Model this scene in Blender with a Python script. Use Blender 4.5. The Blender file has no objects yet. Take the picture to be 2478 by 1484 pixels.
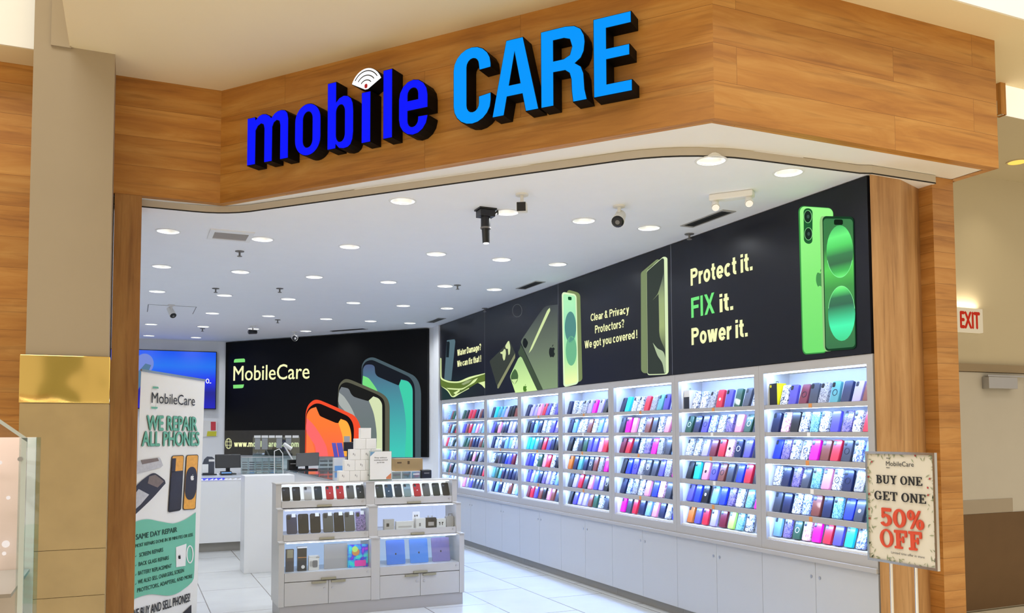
import bpy, bmesh, math, random
from mathutils import Vector, Matrix
random.seed(7)
SC = bpy.context.scene
COL = SC.collection

# ---------------------------------------------------------------- camera
SPOT_W = 29.0
F, CY, YAW, PIT, ROL = 2080.82, 935.535, -0.416823705, 0.0534494975, -0.00374842415
EYE = Vector((0, 0, 1.6))
_r = Vector((math.cos(YAW), math.sin(YAW), 0))
_f = Vector((-math.sin(YAW)*math.cos(PIT), math.cos(YAW)*math.cos(PIT), math.sin(PIT)))
_u = _r.cross(_f)
CR = _r*math.cos(ROL) + _u*math.sin(ROL)
CU = -_r*math.sin(ROL) + _u*math.cos(ROL)
cam = bpy.data.objects.new('camera', bpy.data.cameras.new('camera'))
COL.objects.link(cam)
cam.matrix_world = Matrix(((CR.x, CU.x, -_f.x, 0), (CR.y, CU.y, -_f.y, 0), (CR.z, CU.z, -_f.z, EYE.z), (0, 0, 0, 1)))
cam.data.sensor_fit = 'HORIZONTAL'
cam.data.sensor_width = 36.0
cam.data.lens = F/2478*36
cam.data.shift_y = (CY-742)/2478
cam.data.clip_start = 0.05
SC.camera = cam

# ---------------------------------------------------------------- world, large lights, exposure
SC.view_settings.view_transform = 'Standard'
SC.view_settings.look = 'None'
SC.view_settings.exposure = 0.0
SC.view_settings.gamma = 1.0
SC.view_settings.use_curve_mapping = False
SC.cycles.max_bounces = 8
SC.cycles.diffuse_bounces = 6
SC.cycles.glossy_bounces = 3
SC.cycles.transparent_max_bounces = 8
SC.cycles.transmission_bounces = 3
SC.cycles.caustics_reflective = False
SC.cycles.caustics_refractive = False
SC.cycles.sample_clamp_indirect = 4.0
SC.cycles.use_denoising = True
w = bpy.data.worlds.new('mall_daylight'); SC.world = w
w.use_nodes = True
w.node_tree.nodes['Background'].inputs[0].default_value = (1.0, 0.86, 0.66, 1)
w.node_tree.nodes['Background'].inputs[1].default_value = 0.66

def area(name, loc, target, sx, sy, power, col=(1, 1, 1)):
    d = bpy.data.lights.new(name, 'AREA'); d.shape = 'RECTANGLE'; d.size = sx; d.size_y = sy
    d.energy = power; d.color = col
    o = bpy.data.objects.new(name, d); COL.objects.link(o); o.location = loc
    o.rotation_euler = (Vector(target)-Vector(loc)).to_track_quat('-Z', 'Y').to_euler()
    return o
area('mall_skylight', (2.0, 1.2, 9.0), (2.0, 1.4, 0.0), 16, 4.6, 1000, (1, 0.99, 0.95))
area('mall_court_lamps', (9.0, -2.0, 4.0), (2.5, 5.0, 3.2), 3, 3, 25, (1, 0.86, 0.66))
area('sign_fill_light', (-8.0, -2.0, 2.6), (1.5, 5.0, 3.6), 3, 3, 120, (1, 0.9, 0.76))  # added fill light that lifts the sign face

# ---------------------------------------------------------------- helpers
def lin(c):
    return tuple((v/255/12.92 if v/255 <= 0.04045 else ((v/255+0.055)/1.055)**2.4) for v in c)
def ray(x, y):
    return CR*((x-1239)/F) - CU*((y-CY)/F) + _f
def W(pl, x, y):                      # photo pixel -> point on a real plane (point, normal)
    r = ray(x, y); return EYE + r*(((pl[0]-EYE).dot(pl[1]))/r.dot(pl[1]))
def PX(X): return (Vector((X, 0, 0)), Vector((1, 0, 0)))
def PY(Y): return (Vector((0, Y, 0)), Vector((0, 1, 0)))
def PZ(Z): return (Vector((0, 0, Z)), Vector((0, 0, 1)))
ORG = {}
def link(o, parent=None, world=Vector((0, 0, 0))):
    COL.objects.link(o)
    if parent is not None: o.parent = parent
    ORG[o.name] = Vector(world)
def tag(o, label=None, cat=None, group=None, kind=None):
    if label: o['label'] = label
    if cat: o['category'] = cat
    if group: o['group'] = group
    if kind: o['kind'] = kind
    return o
def empty(name, loc, label=None, cat=None, group=None):
    o = bpy.data.objects.new(name, None); o.empty_display_size = 0.05
    link(o, None, loc); o.location = loc
    return tag(o, label, cat, group)
class MB:
    def __init__(s): s.v = []; s.f = []; s.uv = []; s.mi = []; s.cur = 0
    def face(s, pts, uv=None):
        n = len(s.v); s.v += [Vector(p) for p in pts]; s.f.append(list(range(n, n+len(pts)))); s.uv.append(uv); s.mi.append(s.cur)
        return s
    def mesh(s, vs, fs):
        n = len(s.v); s.v += [Vector(p) for p in vs]
        for f in fs: s.f.append([n+i for i in f]); s.uv.append(None); s.mi.append(s.cur)
        return s
    def ob(s, o, a, b, c):            # box from origin and three edge vectors
        o, a, b, c = Vector(o), Vector(a), Vector(b), Vector(c)
        p = [o, o+a, o+a+b, o+b, o+c, o+a+c, o+a+b+c, o+b+c]
        q = [(0, 3, 2, 1), (4, 5, 6, 7), (0, 1, 5, 4), (1, 2, 6, 5), (2, 3, 7, 6), (3, 0, 4, 7)]
        if a.cross(b).dot(c) < 0: q = [t[::-1] for t in q]
        return s.mesh(p, q)
    def box(s, x0, x1, y0, y1, z0, z1):
        return s.ob((x0, y0, z0), (x1-x0, 0, 0), (0, y1-y0, 0), (0, 0, z1-z0))
    def prism(s, poly, d):            # planar 3-D polygon pushed along d, closed
        n = len(poly); poly = [Vector(p) for p in poly]; d = Vector(d); k = len(s.v)
        s.v += poly + [p+d for p in poly]
        for f in [list(range(n))[::-1], list(range(n, 2*n))] + [[i, (i+1) % n, n+(i+1) % n, n+i] for i in range(n)]:
            s.f.append([k+i for i in f]); s.uv.append(None); s.mi.append(s.cur)
        return s
    def cyl(s, p0, p1, r0, r1=None, n=16, caps=True):
        p0, p1 = Vector(p0), Vector(p1); r1 = r0 if r1 is None else r1
        ax = (p1-p0).normalized(); a = ax.orthogonal().normalized(); b = ax.cross(a)
        ring = lambda p, r: [p + (a*math.cos(t) + b*math.sin(t))*r for t in [2*math.pi*i/n for i in range(n)]]
        k = len(s.v); s.v += ring(p0, r0) + ring(p1, r1)
        fs = [[i, (i+1) % n, n+(i+1) % n, n+i] for i in range(n)]
        if caps: fs += [list(range(n))[::-1], list(range(n, 2*n))]
        for f in fs: s.f.append([k+i for i in f]); s.uv.append(None); s.mi.append(s.cur)
        return s
    def ring(s, c, ax, r0, r1, h, n=24):   # flat ring with thickness h along ax
        c, ax = Vector(c), Vector(ax).normalized(); a = ax.orthogonal().normalized(); b = ax.cross(a); k = len(s.v)
        for r, z in ((r0, 0), (r1, 0), (r1, h), (r0, h)):
            s.v += [c + (a*math.cos(t)+b*math.sin(t))*r + ax*z for t in [2*math.pi*i/n for i in range(n)]]
        for q in range(4):
            for i in range(n):
                s.f.append([k+q*n+i, k+q*n+(i+1) % n, k+((q+1) % 4)*n+(i+1) % n, k+((q+1) % 4)*n+i]); s.uv.append(None); s.mi.append(s.cur)
        return s
    def tube(s, pts, r, n=8):
        for a, b in zip(pts, pts[1:]): s.cyl(a, b, r, r, n)
        for p in pts[1:-1]: s.ball(p, r, 6)
        return s
    def ball(s, c, r, n=10, sq=(1, 1, 1)):
        c = Vector(c); k = len(s.v); m = n; h = n//2+1
        for j in range(h+1):
            ph = math.pi*j/h
            for i in range(m):
                t = 2*math.pi*i/m
                s.v.append(c + Vector((r*sq[0]*math.sin(ph)*math.cos(t), r*sq[1]*math.sin(ph)*math.sin(t), r*sq[2]*math.cos(ph))))
        for j in range(h):
            for i in range(m):
                s.f.append([k+j*m+i, k+(j+1)*m+i, k+(j+1)*m+(i+1) % m, k+j*m+(i+1) % m]); s.uv.append(None); s.mi.append(s.cur)
        return s
    def build(s, name, mat, parent=None, bev=0, smooth=False, local=False, at=None):
        org = Vector((0, 0, 0)) if local else (ORG[parent.name] if parent is not None else (Vector(at) if at is not None else Vector((0, 0, 0))))
        me = bpy.data.meshes.new(name)
        me.from_pydata([p-org for p in s.v], [], s.f)
        for m in (mat if isinstance(mat, (list, tuple)) else [mat]): me.materials.append(m)
        if any(s.mi): me.polygons.foreach_set('material_index', s.mi)
        if any(u is not None for u in s.uv):
            ul = me.uv_layers.new(name='uv')
            for p, u in zip(me.polygons, s.uv):
                if u is not None:
                    for li, q in zip(p.loop_indices, u): ul.data[li].uv = q
        if smooth: me.polygons.foreach_set('use_smooth', [True]*len(me.polygons))
        me.validate(); me.update()
        o = bpy.data.objects.new(name, me)
        link(o, parent, org)
        if parent is None and at is not None: o.location = at
        if bev:
            b = o.modifiers.new('bevel', 'BEVEL'); b.width = bev; b.segments = 2; b.limit_method = 'ANGLE'
            o.data.polygons.foreach_set('use_smooth', [False]*len(me.polygons))
        return o
def copy_tree(o, parent=None):
    c = o.copy(); COL.objects.link(c); c.parent = parent
    for ch in o.children: copy_tree(ch, c)
    return c
def curve_mesh(polys, ext=0.0, off=0.0):
    cu = bpy.data.curves.new('outline', 'CURVE'); cu.dimensions = '2D'; cu.fill_mode = 'BOTH' if ext else 'FRONT'
    cu.extrude = ext; cu.offset = off
    for p in polys:
        sp = cu.splines.new('POLY'); sp.points.add(len(p)-1); sp.use_cyclic_u = True
        for q, pt in zip(p, sp.points): pt.co = (q[0], q[1], 0, 1)
    return _to(cu)
def _to(cu):
    o = bpy.data.objects.new('tmp', cu); me = bpy.data.meshes.new_from_object(o)
    vs = [v.co.copy() for v in me.vertices]; fs = [list(p.vertices) for p in me.polygons]
    bpy.data.objects.remove(o); bpy.data.curves.remove(cu); bpy.data.meshes.remove(me)
    return vs, fs
_TC = {}
def text_mesh(s, bold=0.0, track=1.0):
    k = (s, bold, track)
    if k not in _TC:
        cu = bpy.data.curves.new('t', 'FONT'); cu.body = s; cu.size = 1; cu.resolution_u = 3; cu.space_character = track
        vs, fs = _to(cu)
        if bold:                        # heavier weight: the same outline repeated a hair to either side
            n = len(vs); d = [(-bold, 0), (bold, 0), (0, bold*.5), (0, -bold*.5)]
            vs, fs = [v+Vector((a, b, .0003*j)) for j, (a, b) in enumerate(d) for v in vs], [[i+n*j for i in f] for j in range(4) for f in fs]
        _TC[k] = (vs, fs)
    return _TC[k]
CAP = max(v.y for v in text_mesh('H')[0])
def put_text(mb, s, o, eu, ev, width, cap, bold=0.0, lift=None, track=1.0, slant=0.0):
    vs, fs = text_mesh(s, bold, track)
    x0 = min(v.x for v in vs); x1 = max(v.x for v in vs)
    lift = Vector((0, 0, 0)) if lift is None else lift
    mb.mesh([o + eu*((v.x-x0)/(x1-x0)*width + slant*v.y/CAP*cap) + ev*(v.y/CAP*cap) + lift + eu.cross(ev)*v.z for v in vs], fs)
def facing(pl):
    n = pl[1].normalized(); return n if n.dot(EYE-pl[0]) > 0 else -n
def text_on(mb, s, pl, a, b, top, bold=0.02, lift=0.004, track=1.0):
    A, B, T = W(pl, *a), W(pl, *b), W(pl, *top); n = facing(pl)
    eu = (B-A).normalized(); ev = n.cross(eu)
    put_text(mb, s, A, eu, ev, (B-A).length, (T-A).dot(ev), bold, n*lift, track)
# plain grotesque lettering drawn as strokes: (width, polygons) per character, cap height 1
def grot(ch, t=.19):
    h = t/2; X = .73
    def L(x0, y0, x1, y1, tt=None):
        q = (tt or t)/2
        if abs(x0-x1) < 1e-6: return [[(x0-q, y0), (x0+q, y0), (x0+q, y1), (x0-q, y1)]]
        if abs(y0-y1) < 1e-6: return [[(x0, y0-q), (x1, y0-q), (x1, y0+q), (x0, y0+q)]]
        q *= 1.06; return [[(x0-q, y0), (x0+q, y0), (x1+q, y1), (x1-q, y1)]]
    def A(cx, cy, rx, ry, a0, a1, n=12):
        o = []
        for i in range(n):
            p, q = (math.radians(a0+(a1-a0)*(i+j)/n) for j in (0, 1)); f = lambda a, s: (cx+(rx-h+s*h)*math.cos(a), cy+(ry-h+s*h)*math.sin(a))
            o.append([f(p, 1), f(q, 1), f(q, -1), f(p, -1)])
        return o
    dot = lambda x: L(x, 0, x, t)
    T = {'P': lambda: (.66, L(h, 0, h, 1)+L(t, 1-h, .37, 1-h)+L(t, .43+h, .37, .43+h)+A(.37, .715, .29, .285, -90, 90)),
     'D': lambda: (.70, L(h, 0, h, 1)+L(t, 1-h, .32, 1-h)+L(t, h, .32, h)+A(.32, .5, .38, .5, -90, 90)),
     'F': lambda: (.58, L(h, 0, h, 1)+L(t, 1-h, .58, 1-h)+L(t, .52, .52, .52)), 'I': lambda: (t, L(h, 0, h, 1)),
     'X': lambda: (.72, L(.11, 1, .61, 0)+L(.61, 1, .11, 0)), 'C': lambda: (.72, A(.4, .5, .4, .5, 42, 318, 20)),
     'W': lambda: (1.02, L(.1, 1, .29, 0)+L(.51, 1, .31, 0)+L(.51, 1, .71, 0)+L(.92, 1, .73, 0)),
     'r': lambda: (.37, L(h, 0, h, X)+A(.36, X-.31, .33, .31, 85, 165, 6)), 'o': lambda: (.6, A(.3, X/2, .3, X/2+.01, 0, 360, 22)),
     't': lambda: (.37, L(.17, .18, .17, .95)+L(0, X-h*.8, .36, X-h*.8, t*.8)+A(.33, .19, .255, .19, 180, 275, 6)),
     'e': lambda: (.59, A(.3, X/2, .3, X/2+.01, 0, 322, 20)+L(h, X/2-.02, .58, X/2-.02, t*.75)), 'c': lambda: (.56, A(.3, X/2, .3, X/2+.01, 48, 312, 18)),
     'i': lambda: (t, L(h, 0, h, X)+L(h, 1-t*.85, h, 1)), 'l': lambda: (t, L(h, 0, h, 1)), '.': lambda: (t, dot(h)),
     'w': lambda: (.84, L(.09, X, .24, 0)+L(.42, X, .26, 0)+L(.42, X, .58, 0)+L(.75, X, .60, 0)),
     'a': lambda: (.57, L(.57-h, 0, .57-h, .46)+A(.3, .46, .27, X-.46, 0, 160, 10)+A(.24, .205, .24, .215, 0, 360, 16)+L(.26, .42-h*.7, .5, .42-h*.7, t*.7)),
     'v': lambda: (.56, L(.1, X, .27, 0)+L(.46, X, .29, 0)), 'y': lambda: (.56, L(.1, X, .28, .05)+L(.46, X, .20, -.22)+L(.04, -.2, .2, -.2, t*.8)),
     's': lambda: (.53, A(.27, X-.195, .25, .2, 25, 270, 12)+A(.27, .205, .26, .215, 90, -155, 12)),
     '?': lambda: (.54, A(.27, .73, .27, .27, 175, -60, 14)+L(.29, .27, .29, .50)+dot(.29)), '!': lambda: (t, L(h, .28, h, 1)+dot(h)),
     'g': lambda: (.58, A(.28, X/2, .28, X/2, 0, 360, 18)+L(.58-h, -.04, .58-h, X)+A(.30, -.04, .28, .2, 0, -155, 10)),
     'd': lambda: (.58, A(.28, X/2, .28, X/2+.01, 0, 360, 18)+L(.58-h, 0, .58-h, 1)), 'b': lambda: (.58, A(.3, X/2, .28, X/2+.01, 0, 360, 18)+L(h, 0, h, 1)),
     'u': lambda: (.55, L(h, .25, h, X)+L(.55-h, 0, .55-h, X)+A(.275, .25, .275, .26, 180, 360, 10)),
     'n': lambda: (.55, L(h, 0, h, X)+L(.55-h, 0, .55-h, X-.26)+A(.285, X-.27, .265, .28, 0, 150, 10)), 'h': lambda: (.55, L(h, 0, h, 1)+L(.55-h, 0, .55-h, X-.26)+A(.285, X-.27, .265, .28, 0, 150, 10)),
     'm': lambda: (.88, L(h, 0, h, X)+L(.44, 0, .44, X-.24)+L(.88-h, 0, .88-h, X-.24)+A(.29, X-.25, .245, .26, 0, 150, 10)+A(.63, X-.25, .25, .26, 0, 150, 10)),
     'f': lambda: (.36, L(.17, 0, .17, .8)+A(.34, .8, .265, .2, 90, 180, 6)+L(0, X-h*.8, .34, X-h*.8, t*.8)), 'x': lambda: (.58, L(.1, X, .48, 0)+L(.48, X, .1, 0)),
     '&': lambda: (.70, A(.28, .775, .2, .225, 0, 360, 16)+A(.27, .27, .27, .28, 0, 360, 16)+L(.2, .62, .6, 0)), ' ': lambda: (.17, [])}
    return T[ch]()
def grot_on(mb, s, pl, a, b, top, t=.19, lift=.004, gap=.075):
    A, B, T = W(pl, *a), W(pl, *b), W(pl, *top); n = facing(pl); eu = (B-A).normalized(); ev = n.cross(eu); cap = (T-A).dot(ev)
    g = [grot(c, t) for c in s]; tot = sum(w for w, _ in g)+gap*(len(s)-1); sx = (B-A).length/tot; x = 0
    for wd, polys in g:
        for p in polys:
            q = [A+eu*((x+u)*sx)+ev*(v*cap)+n*lift for u, v in p]
            if (q[1]-q[0]).cross(q[2]-q[0]).dot(n) < 0: q = q[::-1]
            mb.face(q)
        x += wd+gap
def poly_on(mb, pl, pts, lift=0.002):
    n = facing(pl)*lift; P = [W(pl, *p)+n for p in pts]
    if len(P) > 2:
        c = sum((P[i].cross(P[(i+1) % len(P)]) for i in range(len(P))), Vector((0, 0, 0)))
        if c.dot(n) < 0: P = P[::-1]
    mb.face(P)
def rr(x0, x1, y0, y1, rx, ry=None, n=6):
    ry = rx if ry is None else ry; out = []
    for cx, cy, a in ((x1-rx, y1-ry, 0), (x0+rx, y1-ry, 90), (x0+rx, y0+ry, 180), (x1-rx, y0+ry, 270)):
        for i in range(n+1):
            t = math.radians(a+90*i/n); out.append((cx+rx*math.cos(t), cy+ry*math.sin(t)))
    return out
def rquad(q, rx, ry, n=6):             # rounded quad: q = TL, TR, BR, BL pixels
    tl, tr, br, bl = q; out = []
    for u, v in rr(0, 1, 0, 1, rx, ry, n):
        a = (tl[0]+(tr[0]-tl[0])*u, tl[1]+(tr[1]-tl[1])*u); b = (bl[0]+(br[0]-bl[0])*u, bl[1]+(br[1]-bl[1])*u)
        out.append((b[0]+(a[0]-b[0])*v, b[1]+(a[1]-b[1])*v))
    return out
def sub(q, u0, u1, v0, v1):            # sub-rectangle of a quad (v from the top)
    tl, tr, br, bl = q
    def at(u, v):
        a = (tl[0]+(tr[0]-tl[0])*u, tl[1]+(tr[1]-tl[1])*u); b = (bl[0]+(br[0]-bl[0])*u, bl[1]+(br[1]-bl[1])*u)
        return (a[0]+(b[0]-a[0])*v, a[1]+(b[1]-a[1])*v)
    return at(u0, v0), at(u1, v0), at(u1, v1), at(u0, v1)

# ---------------------------------------------------------------- materials
def mat(name, rgb, rough=0.5, metal=0.0, emit=0.0, ecol=None, vary=0.06, scale=6.0, bump=0.0, coat=0.0, alpha=1.0, spec=0.5):
    m = bpy.data.materials.new(name); m.use_nodes = True
    nt = m.node_tree; b = nt.nodes['Principled BSDF']
    c = lin(rgb)
    b.inputs['Base Color'].default_value = (*c, 1); b.inputs['Roughness'].default_value = rough
    b.inputs['Metallic'].default_value = metal; b.inputs['Coat Weight'].default_value = coat
    b.inputs['Alpha'].default_value = alpha; b.inputs['Specular IOR Level'].default_value = spec
    if emit:
        b.inputs['Emission Color'].default_value = (*lin(ecol or rgb), 1); b.inputs['Emission Strength'].default_value = emit
    if vary or bump:
        tc = nt.nodes.new('ShaderNodeTexCoord'); nz = nt.nodes.new('ShaderNodeTexNoise')
        nz.inputs['Scale'].default_value = scale; nz.inputs['Detail'].default_value = 5
        nt.links.new(tc.outputs['Object'], nz.inputs['Vector'])
        if vary:
            mx = nt.nodes.new('ShaderNodeMix'); mx.data_type = 'RGBA'
            mx.inputs['A'].default_value = (*[v*(1-vary) for v in c], 1); mx.inputs['B'].default_value = (*[min(1, v*(1+vary)) for v in c], 1)
            nt.links.new(nz.outputs['Fac'], mx.inputs['Factor']); nt.links.new(mx.outputs['Result'], b.inputs['Base Color'])
        if bump:
            bp = nt.nodes.new('ShaderNodeBump'); bp.inputs['Strength'].default_value = bump; bp.inputs['Distance'].default_value = 0.02
            nt.links.new(nz.outputs['Fac'], bp.inputs['Height']); nt.links.new(bp.outputs['Normal'], b.inputs['Normal'])
    return m
def glow(name, rgb, s=1.0):            # printed or lit colour that gives off light by itself
    m = mat(name, (4, 4, 4), 0.5, emit=s, ecol=rgb, vary=0, spec=.05)
    return m
def glow_ramp(name, stops, axis='Z', lo=0, hi=1, s=1.0, noise=0.0, scale=4.0):
    m = mat(name, (10, 10, 10), 0.4, emit=s, vary=0); nt = m.node_tree; b = nt.nodes['Principled BSDF']
    tc = nt.nodes.new('ShaderNodeTexCoord'); sx = nt.nodes.new('ShaderNodeSeparateXYZ'); mr = nt.nodes.new('ShaderNodeMapRange'); rp = nt.nodes.new('ShaderNodeValToRGB')
    nt.links.new(tc.outputs['Object'], sx.inputs[0]); nt.links.new(sx.outputs[axis], mr.inputs[0])
    mr.inputs[1].default_value = lo; mr.inputs[2].default_value = hi
    src = mr.outputs[0]
    if noise:
        nz = nt.nodes.new('ShaderNodeTexNoise'); nz.inputs['Scale'].default_value = scale; nt.links.new(tc.outputs['Object'], nz.inputs['Vector'])
        ad = nt.nodes.new('ShaderNodeMath'); ad.operation = 'MULTIPLY_ADD'; ad.inputs[1].default_value = noise
        nt.links.new(nz.outputs['Fac'], ad.inputs[0]); nt.links.new(mr.outputs[0], ad.inputs[2]); src = ad.outputs[0]
    nt.links.new(src, rp.inputs[0])
    while len(rp.color_ramp.elements) < len(stops): rp.color_ramp.elements.new(0.5)
    for e, (p, c) in zip(rp.color_ramp.elements, stops): e.position = p; e.color = (*lin(c), 1)
    nt.links.new(rp.outputs[0], b.inputs['Emission Color'])
    return m
def wood(name, a, b, c, boards=True, rowh=0.2152, rough=0.45):
    m = bpy.data.materials.new(name); m.use_nodes = True; nt = m.node_tree; P = nt.nodes['Principled BSDF']
    N = nt.nodes.new; L = nt.links.new
    uv = N('ShaderNodeUVMap'); uv.uv_map = 'uv'
    mp = N('ShaderNodeMapping'); mp.inputs['Scale'].default_value = (0.75, 5.5, 1); L(uv.outputs[0], mp.inputs[0])
    br = N('ShaderNodeTexBrick'); br.inputs['Scale'].default_value = 1.0; br.inputs['Brick Width'].default_value = 1.9; br.inputs['Row Height'].default_value = rowh
    br.inputs['Mortar Size'].default_value = 0.0012 if boards else 0.0; br.inputs['Mortar Smooth'].default_value = 0.3; br.offset = 0.37; br.inputs['Bias'].default_value = 0.0
    br.inputs['Color1'].default_value = (0, 0, 0, 1); br.inputs['Color2'].default_value = (1, 1, 1, 1); br.inputs['Mortar'].default_value = (0.5, 0.5, 0.5, 1)
    L(uv.outputs[0], br.inputs['Vector'])
    ad = N('ShaderNodeVectorMath'); ad.operation = 'ADD'; sc = N('ShaderNodeVectorMath'); sc.operation = 'SCALE'; sc.inputs['Scale'].default_value = 7.3 if boards else 0.0
    L(br.outputs['Color'], sc.inputs[0]); L(sc.outputs[0], ad.inputs[0]); L(mp.outputs[0], ad.inputs[1])
    nz = N('ShaderNodeTexNoise'); nz.inputs['Scale'].default_value = 2.2; nz.inputs['Detail'].default_value = 8; nz.inputs['Roughness'].default_value = 0.62; nz.inputs['Distortion'].default_value = 0.7
    L(ad.outputs[0], nz.inputs['Vector'])
    wv = N('ShaderNodeTexWave'); wv.wave_type = 'BANDS'; wv.bands_direction = 'Y'; wv.inputs['Scale'].default_value = 0.22; wv.inputs['Distortion'].default_value = 14; wv.inputs['Detail'].default_value = 3; wv.inputs['Detail Scale'].default_value = 0.6
    L(ad.outputs[0], wv.inputs['Vector'])
    rp = N('ShaderNodeValToRGB'); rp.color_ramp.elements[0].color = (*lin(a), 1); rp.color_ramp.elements[0].position = 0.22
    rp.color_ramp.elements[1].color = (*lin(c), 1); rp.color_ramp.elements[1].position = 0.74
    e = rp.color_ramp.elements.new(0.48); e.color = (*lin(b), 1)
    mx = N('ShaderNodeMix'); mx.data_type = 'FLOAT'; mx.inputs['Factor'].default_value = 0.16; L(nz.outputs['Fac'], mx.inputs['A']); L(wv.outputs['Fac'], mx.inputs['B'])
    L(mx.outputs['Result'], rp.inputs[0])
    tone = N('ShaderNodeMix'); tone.data_type = 'RGBA'; tone.blend_type = 'MULTIPLY'; tone.inputs['Factor'].default_value = 0.34 if boards else 0.0
    lo = N('ShaderNodeMix'); lo.data_type = 'RGBA'; lo.inputs['A'].default_value = (0.78, 0.74, 0.70, 1); lo.inputs['B'].default_value = (1.15, 1.1, 1.05, 1); L(br.outputs['Color'], lo.inputs['Factor'])
    L(rp.outputs[0], tone.inputs['A']); L(lo.outputs['Result'], tone.inputs['B'])
    st = N('ShaderNodeTexNoise'); st.inputs['Scale'].default_value = 1.0; st.inputs['Detail'].default_value = 6; st.inputs['Distortion'].default_value = 0.4
    m2 = N('ShaderNodeMapping'); m2.inputs['Scale'].default_value = (1.6, 34.0, 1); L(uv.outputs[0], m2.inputs[0]); a2 = N('ShaderNodeVectorMath'); a2.operation = 'ADD'; L(sc.outputs[0], a2.inputs[0]); L(m2.outputs[0], a2.inputs[1]); L(a2.outputs[0], st.inputs['Vector'])
    r2 = N('ShaderNodeValToRGB'); r2.color_ramp.elements[0].position = 0.30; r2.color_ramp.elements[0].color = (0.5, 0.44, 0.38, 1); r2.color_ramp.elements[1].position = 0.46; r2.color_ramp.elements[1].color = (1, 1, 1, 1); L(st.outputs['Fac'], r2.inputs[0])
    t2 = N('ShaderNodeMix'); t2.data_type = 'RGBA'; t2.blend_type = 'MULTIPLY'; t2.inputs['Factor'].default_value = 0.5; L(tone.outputs['Result'], t2.inputs['A']); L(r2.outputs[0], t2.inputs['B']); tone = t2
    dk = N('ShaderNodeMix'); dk.data_type = 'RGBA'; dk.inputs['B'].default_value = (*[v*0.6 for v in lin(a)], 1); L(br.outputs['Fac'], dk.inputs['Factor']); L(tone.outputs['Result'], dk.inputs['A'])
    L(dk.outputs['Result'] if boards else tone.outputs['Result'], P.inputs['Base Color'])
    P.inputs['Roughness'].default_value = rough
    return m
def pattern(name, c0, c1, scale=38, dist=3.0, cut=(0.42, 0.5), rough=0.3, metal=0.0):
    m = mat(name, c0, rough, metal, vary=0, coat=0.4); nt = m.node_tree; b = nt.nodes['Principled BSDF']
    tc = nt.nodes.new('ShaderNodeTexCoord'); nz = nt.nodes.new('ShaderNodeTexNoise'); rp = nt.nodes.new('ShaderNodeValToRGB')
    oi = nt.nodes.new('ShaderNodeObjectInfo'); ad = nt.nodes.new('ShaderNodeVectorMath'); ad.operation = 'ADD'
    nt.links.new(tc.outputs['Object'], ad.inputs[0]); nt.links.new(oi.outputs['Random'], ad.inputs[1])
    nz.inputs['Scale'].default_value = scale; nz.inputs['Detail'].default_value = 2; nz.inputs['Distortion'].default_value = dist
    nt.links.new(ad.outputs[0], nz.inputs['Vector']); nt.links.new(nz.outputs['Fac'], rp.inputs[0])
    rp.color_ramp.elements[0].position = cut[0]; rp.color_ramp.elements[0].color = (*lin(c1), 1)
    rp.color_ramp.elements[1].position = cut[1]; rp.color_ramp.elements[1].color = (*lin(c0), 1)
    nt.links.new(rp.outputs[0], b.inputs['Base Color'])
    return m
def glass(name, tint=(235, 245, 245), a=0.12):
    m = bpy.data.materials.new(name); m.use_nodes = True; nt = m.node_tree; nt.nodes.remove(nt.nodes['Principled BSDF'])
    t = nt.nodes.new('ShaderNodeBsdfTransparent'); g = nt.nodes.new('ShaderNodeBsdfGlossy'); mx = nt.nodes.new('ShaderNodeMixShader')
    t.inputs[0].default_value = (*lin(tint), 1); g.inputs['Roughness'].default_value = 0.03; mx.inputs[0].default_value = a
    nt.links.new(t.outputs[0], mx.inputs[1]); nt.links.new(g.outputs[0], mx.inputs[2]); nt.links.new(mx.outputs[0], nt.nodes['Material Output'].inputs[0])
    return m
def tiles(name, base, line, sx, sy, mortar, rough):
    m = mat(name, base, rough, vary=0); nt = m.node_tree; b = nt.nodes['Principled BSDF']
    tc = nt.nodes.new('ShaderNodeTexCoord'); mp = nt.nodes.new('ShaderNodeMapping'); br = nt.nodes.new('ShaderNodeTexBrick'); nz = nt.nodes.new('ShaderNodeTexNoise')
    nt.links.new(tc.outputs['Object'], mp.inputs[0]); nt.links.new(mp.outputs[0], br.inputs['Vector']); nt.links.new(tc.outputs['Object'], nz.inputs['Vector'])
    nz.inputs['Scale'].default_value = 3
    br.inputs['Scale'].default_value = 1; br.inputs['Brick Width'].default_value = sx; br.inputs['Row Height'].default_value = sy; br.inputs['Mortar Size'].default_value = mortar
    br.offset = 0.5
    br.inputs['Color1'].default_value = (*lin(base), 1); br.inputs['Color2'].default_value = (*[v*0.95 for v in lin(base)], 1); br.inputs['Mortar'].default_value = (*lin(line), 1)
    mx = nt.nodes.new('ShaderNodeMix'); mx.data_type = 'RGBA'; mx.blend_type = 'MULTIPLY'; mx.inputs['Factor'].default_value = 0.12
    nt.links.new(br.outputs['Color'], mx.inputs['A']); nt.links.new(nz.outputs['Fac'], mx.inputs['B']); nt.links.new(mx.outputs['Result'], b.inputs['Base Color'])
    m['mapping'] = mp.name
    return m
M = {}
M['beige'] = mat('beige_paint', (202, 186, 150), 0.7, vary=0.03, scale=2)
M['mallsof'] = mat('mall_soffit_paint', (238, 224, 186), 0.7, vary=0.02, scale=2)
M['corr'] = mat('corridor_paint', (200, 190, 164), 0.7, vary=0.02, scale=2)
M['taupe'] = mat('taupe_paint', (166, 150, 124), 0.7, vary=0.04, scale=3)
M['stone'] = mat('limestone', (172, 148, 102), 0.45, vary=0.16, scale=5)
M['upper'] = mat('upper_white_paint', (246, 246, 240), 0.6, vary=0.02)
M['white'] = mat('white_laminate', (226, 226, 226), 0.32, vary=0.02)
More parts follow.
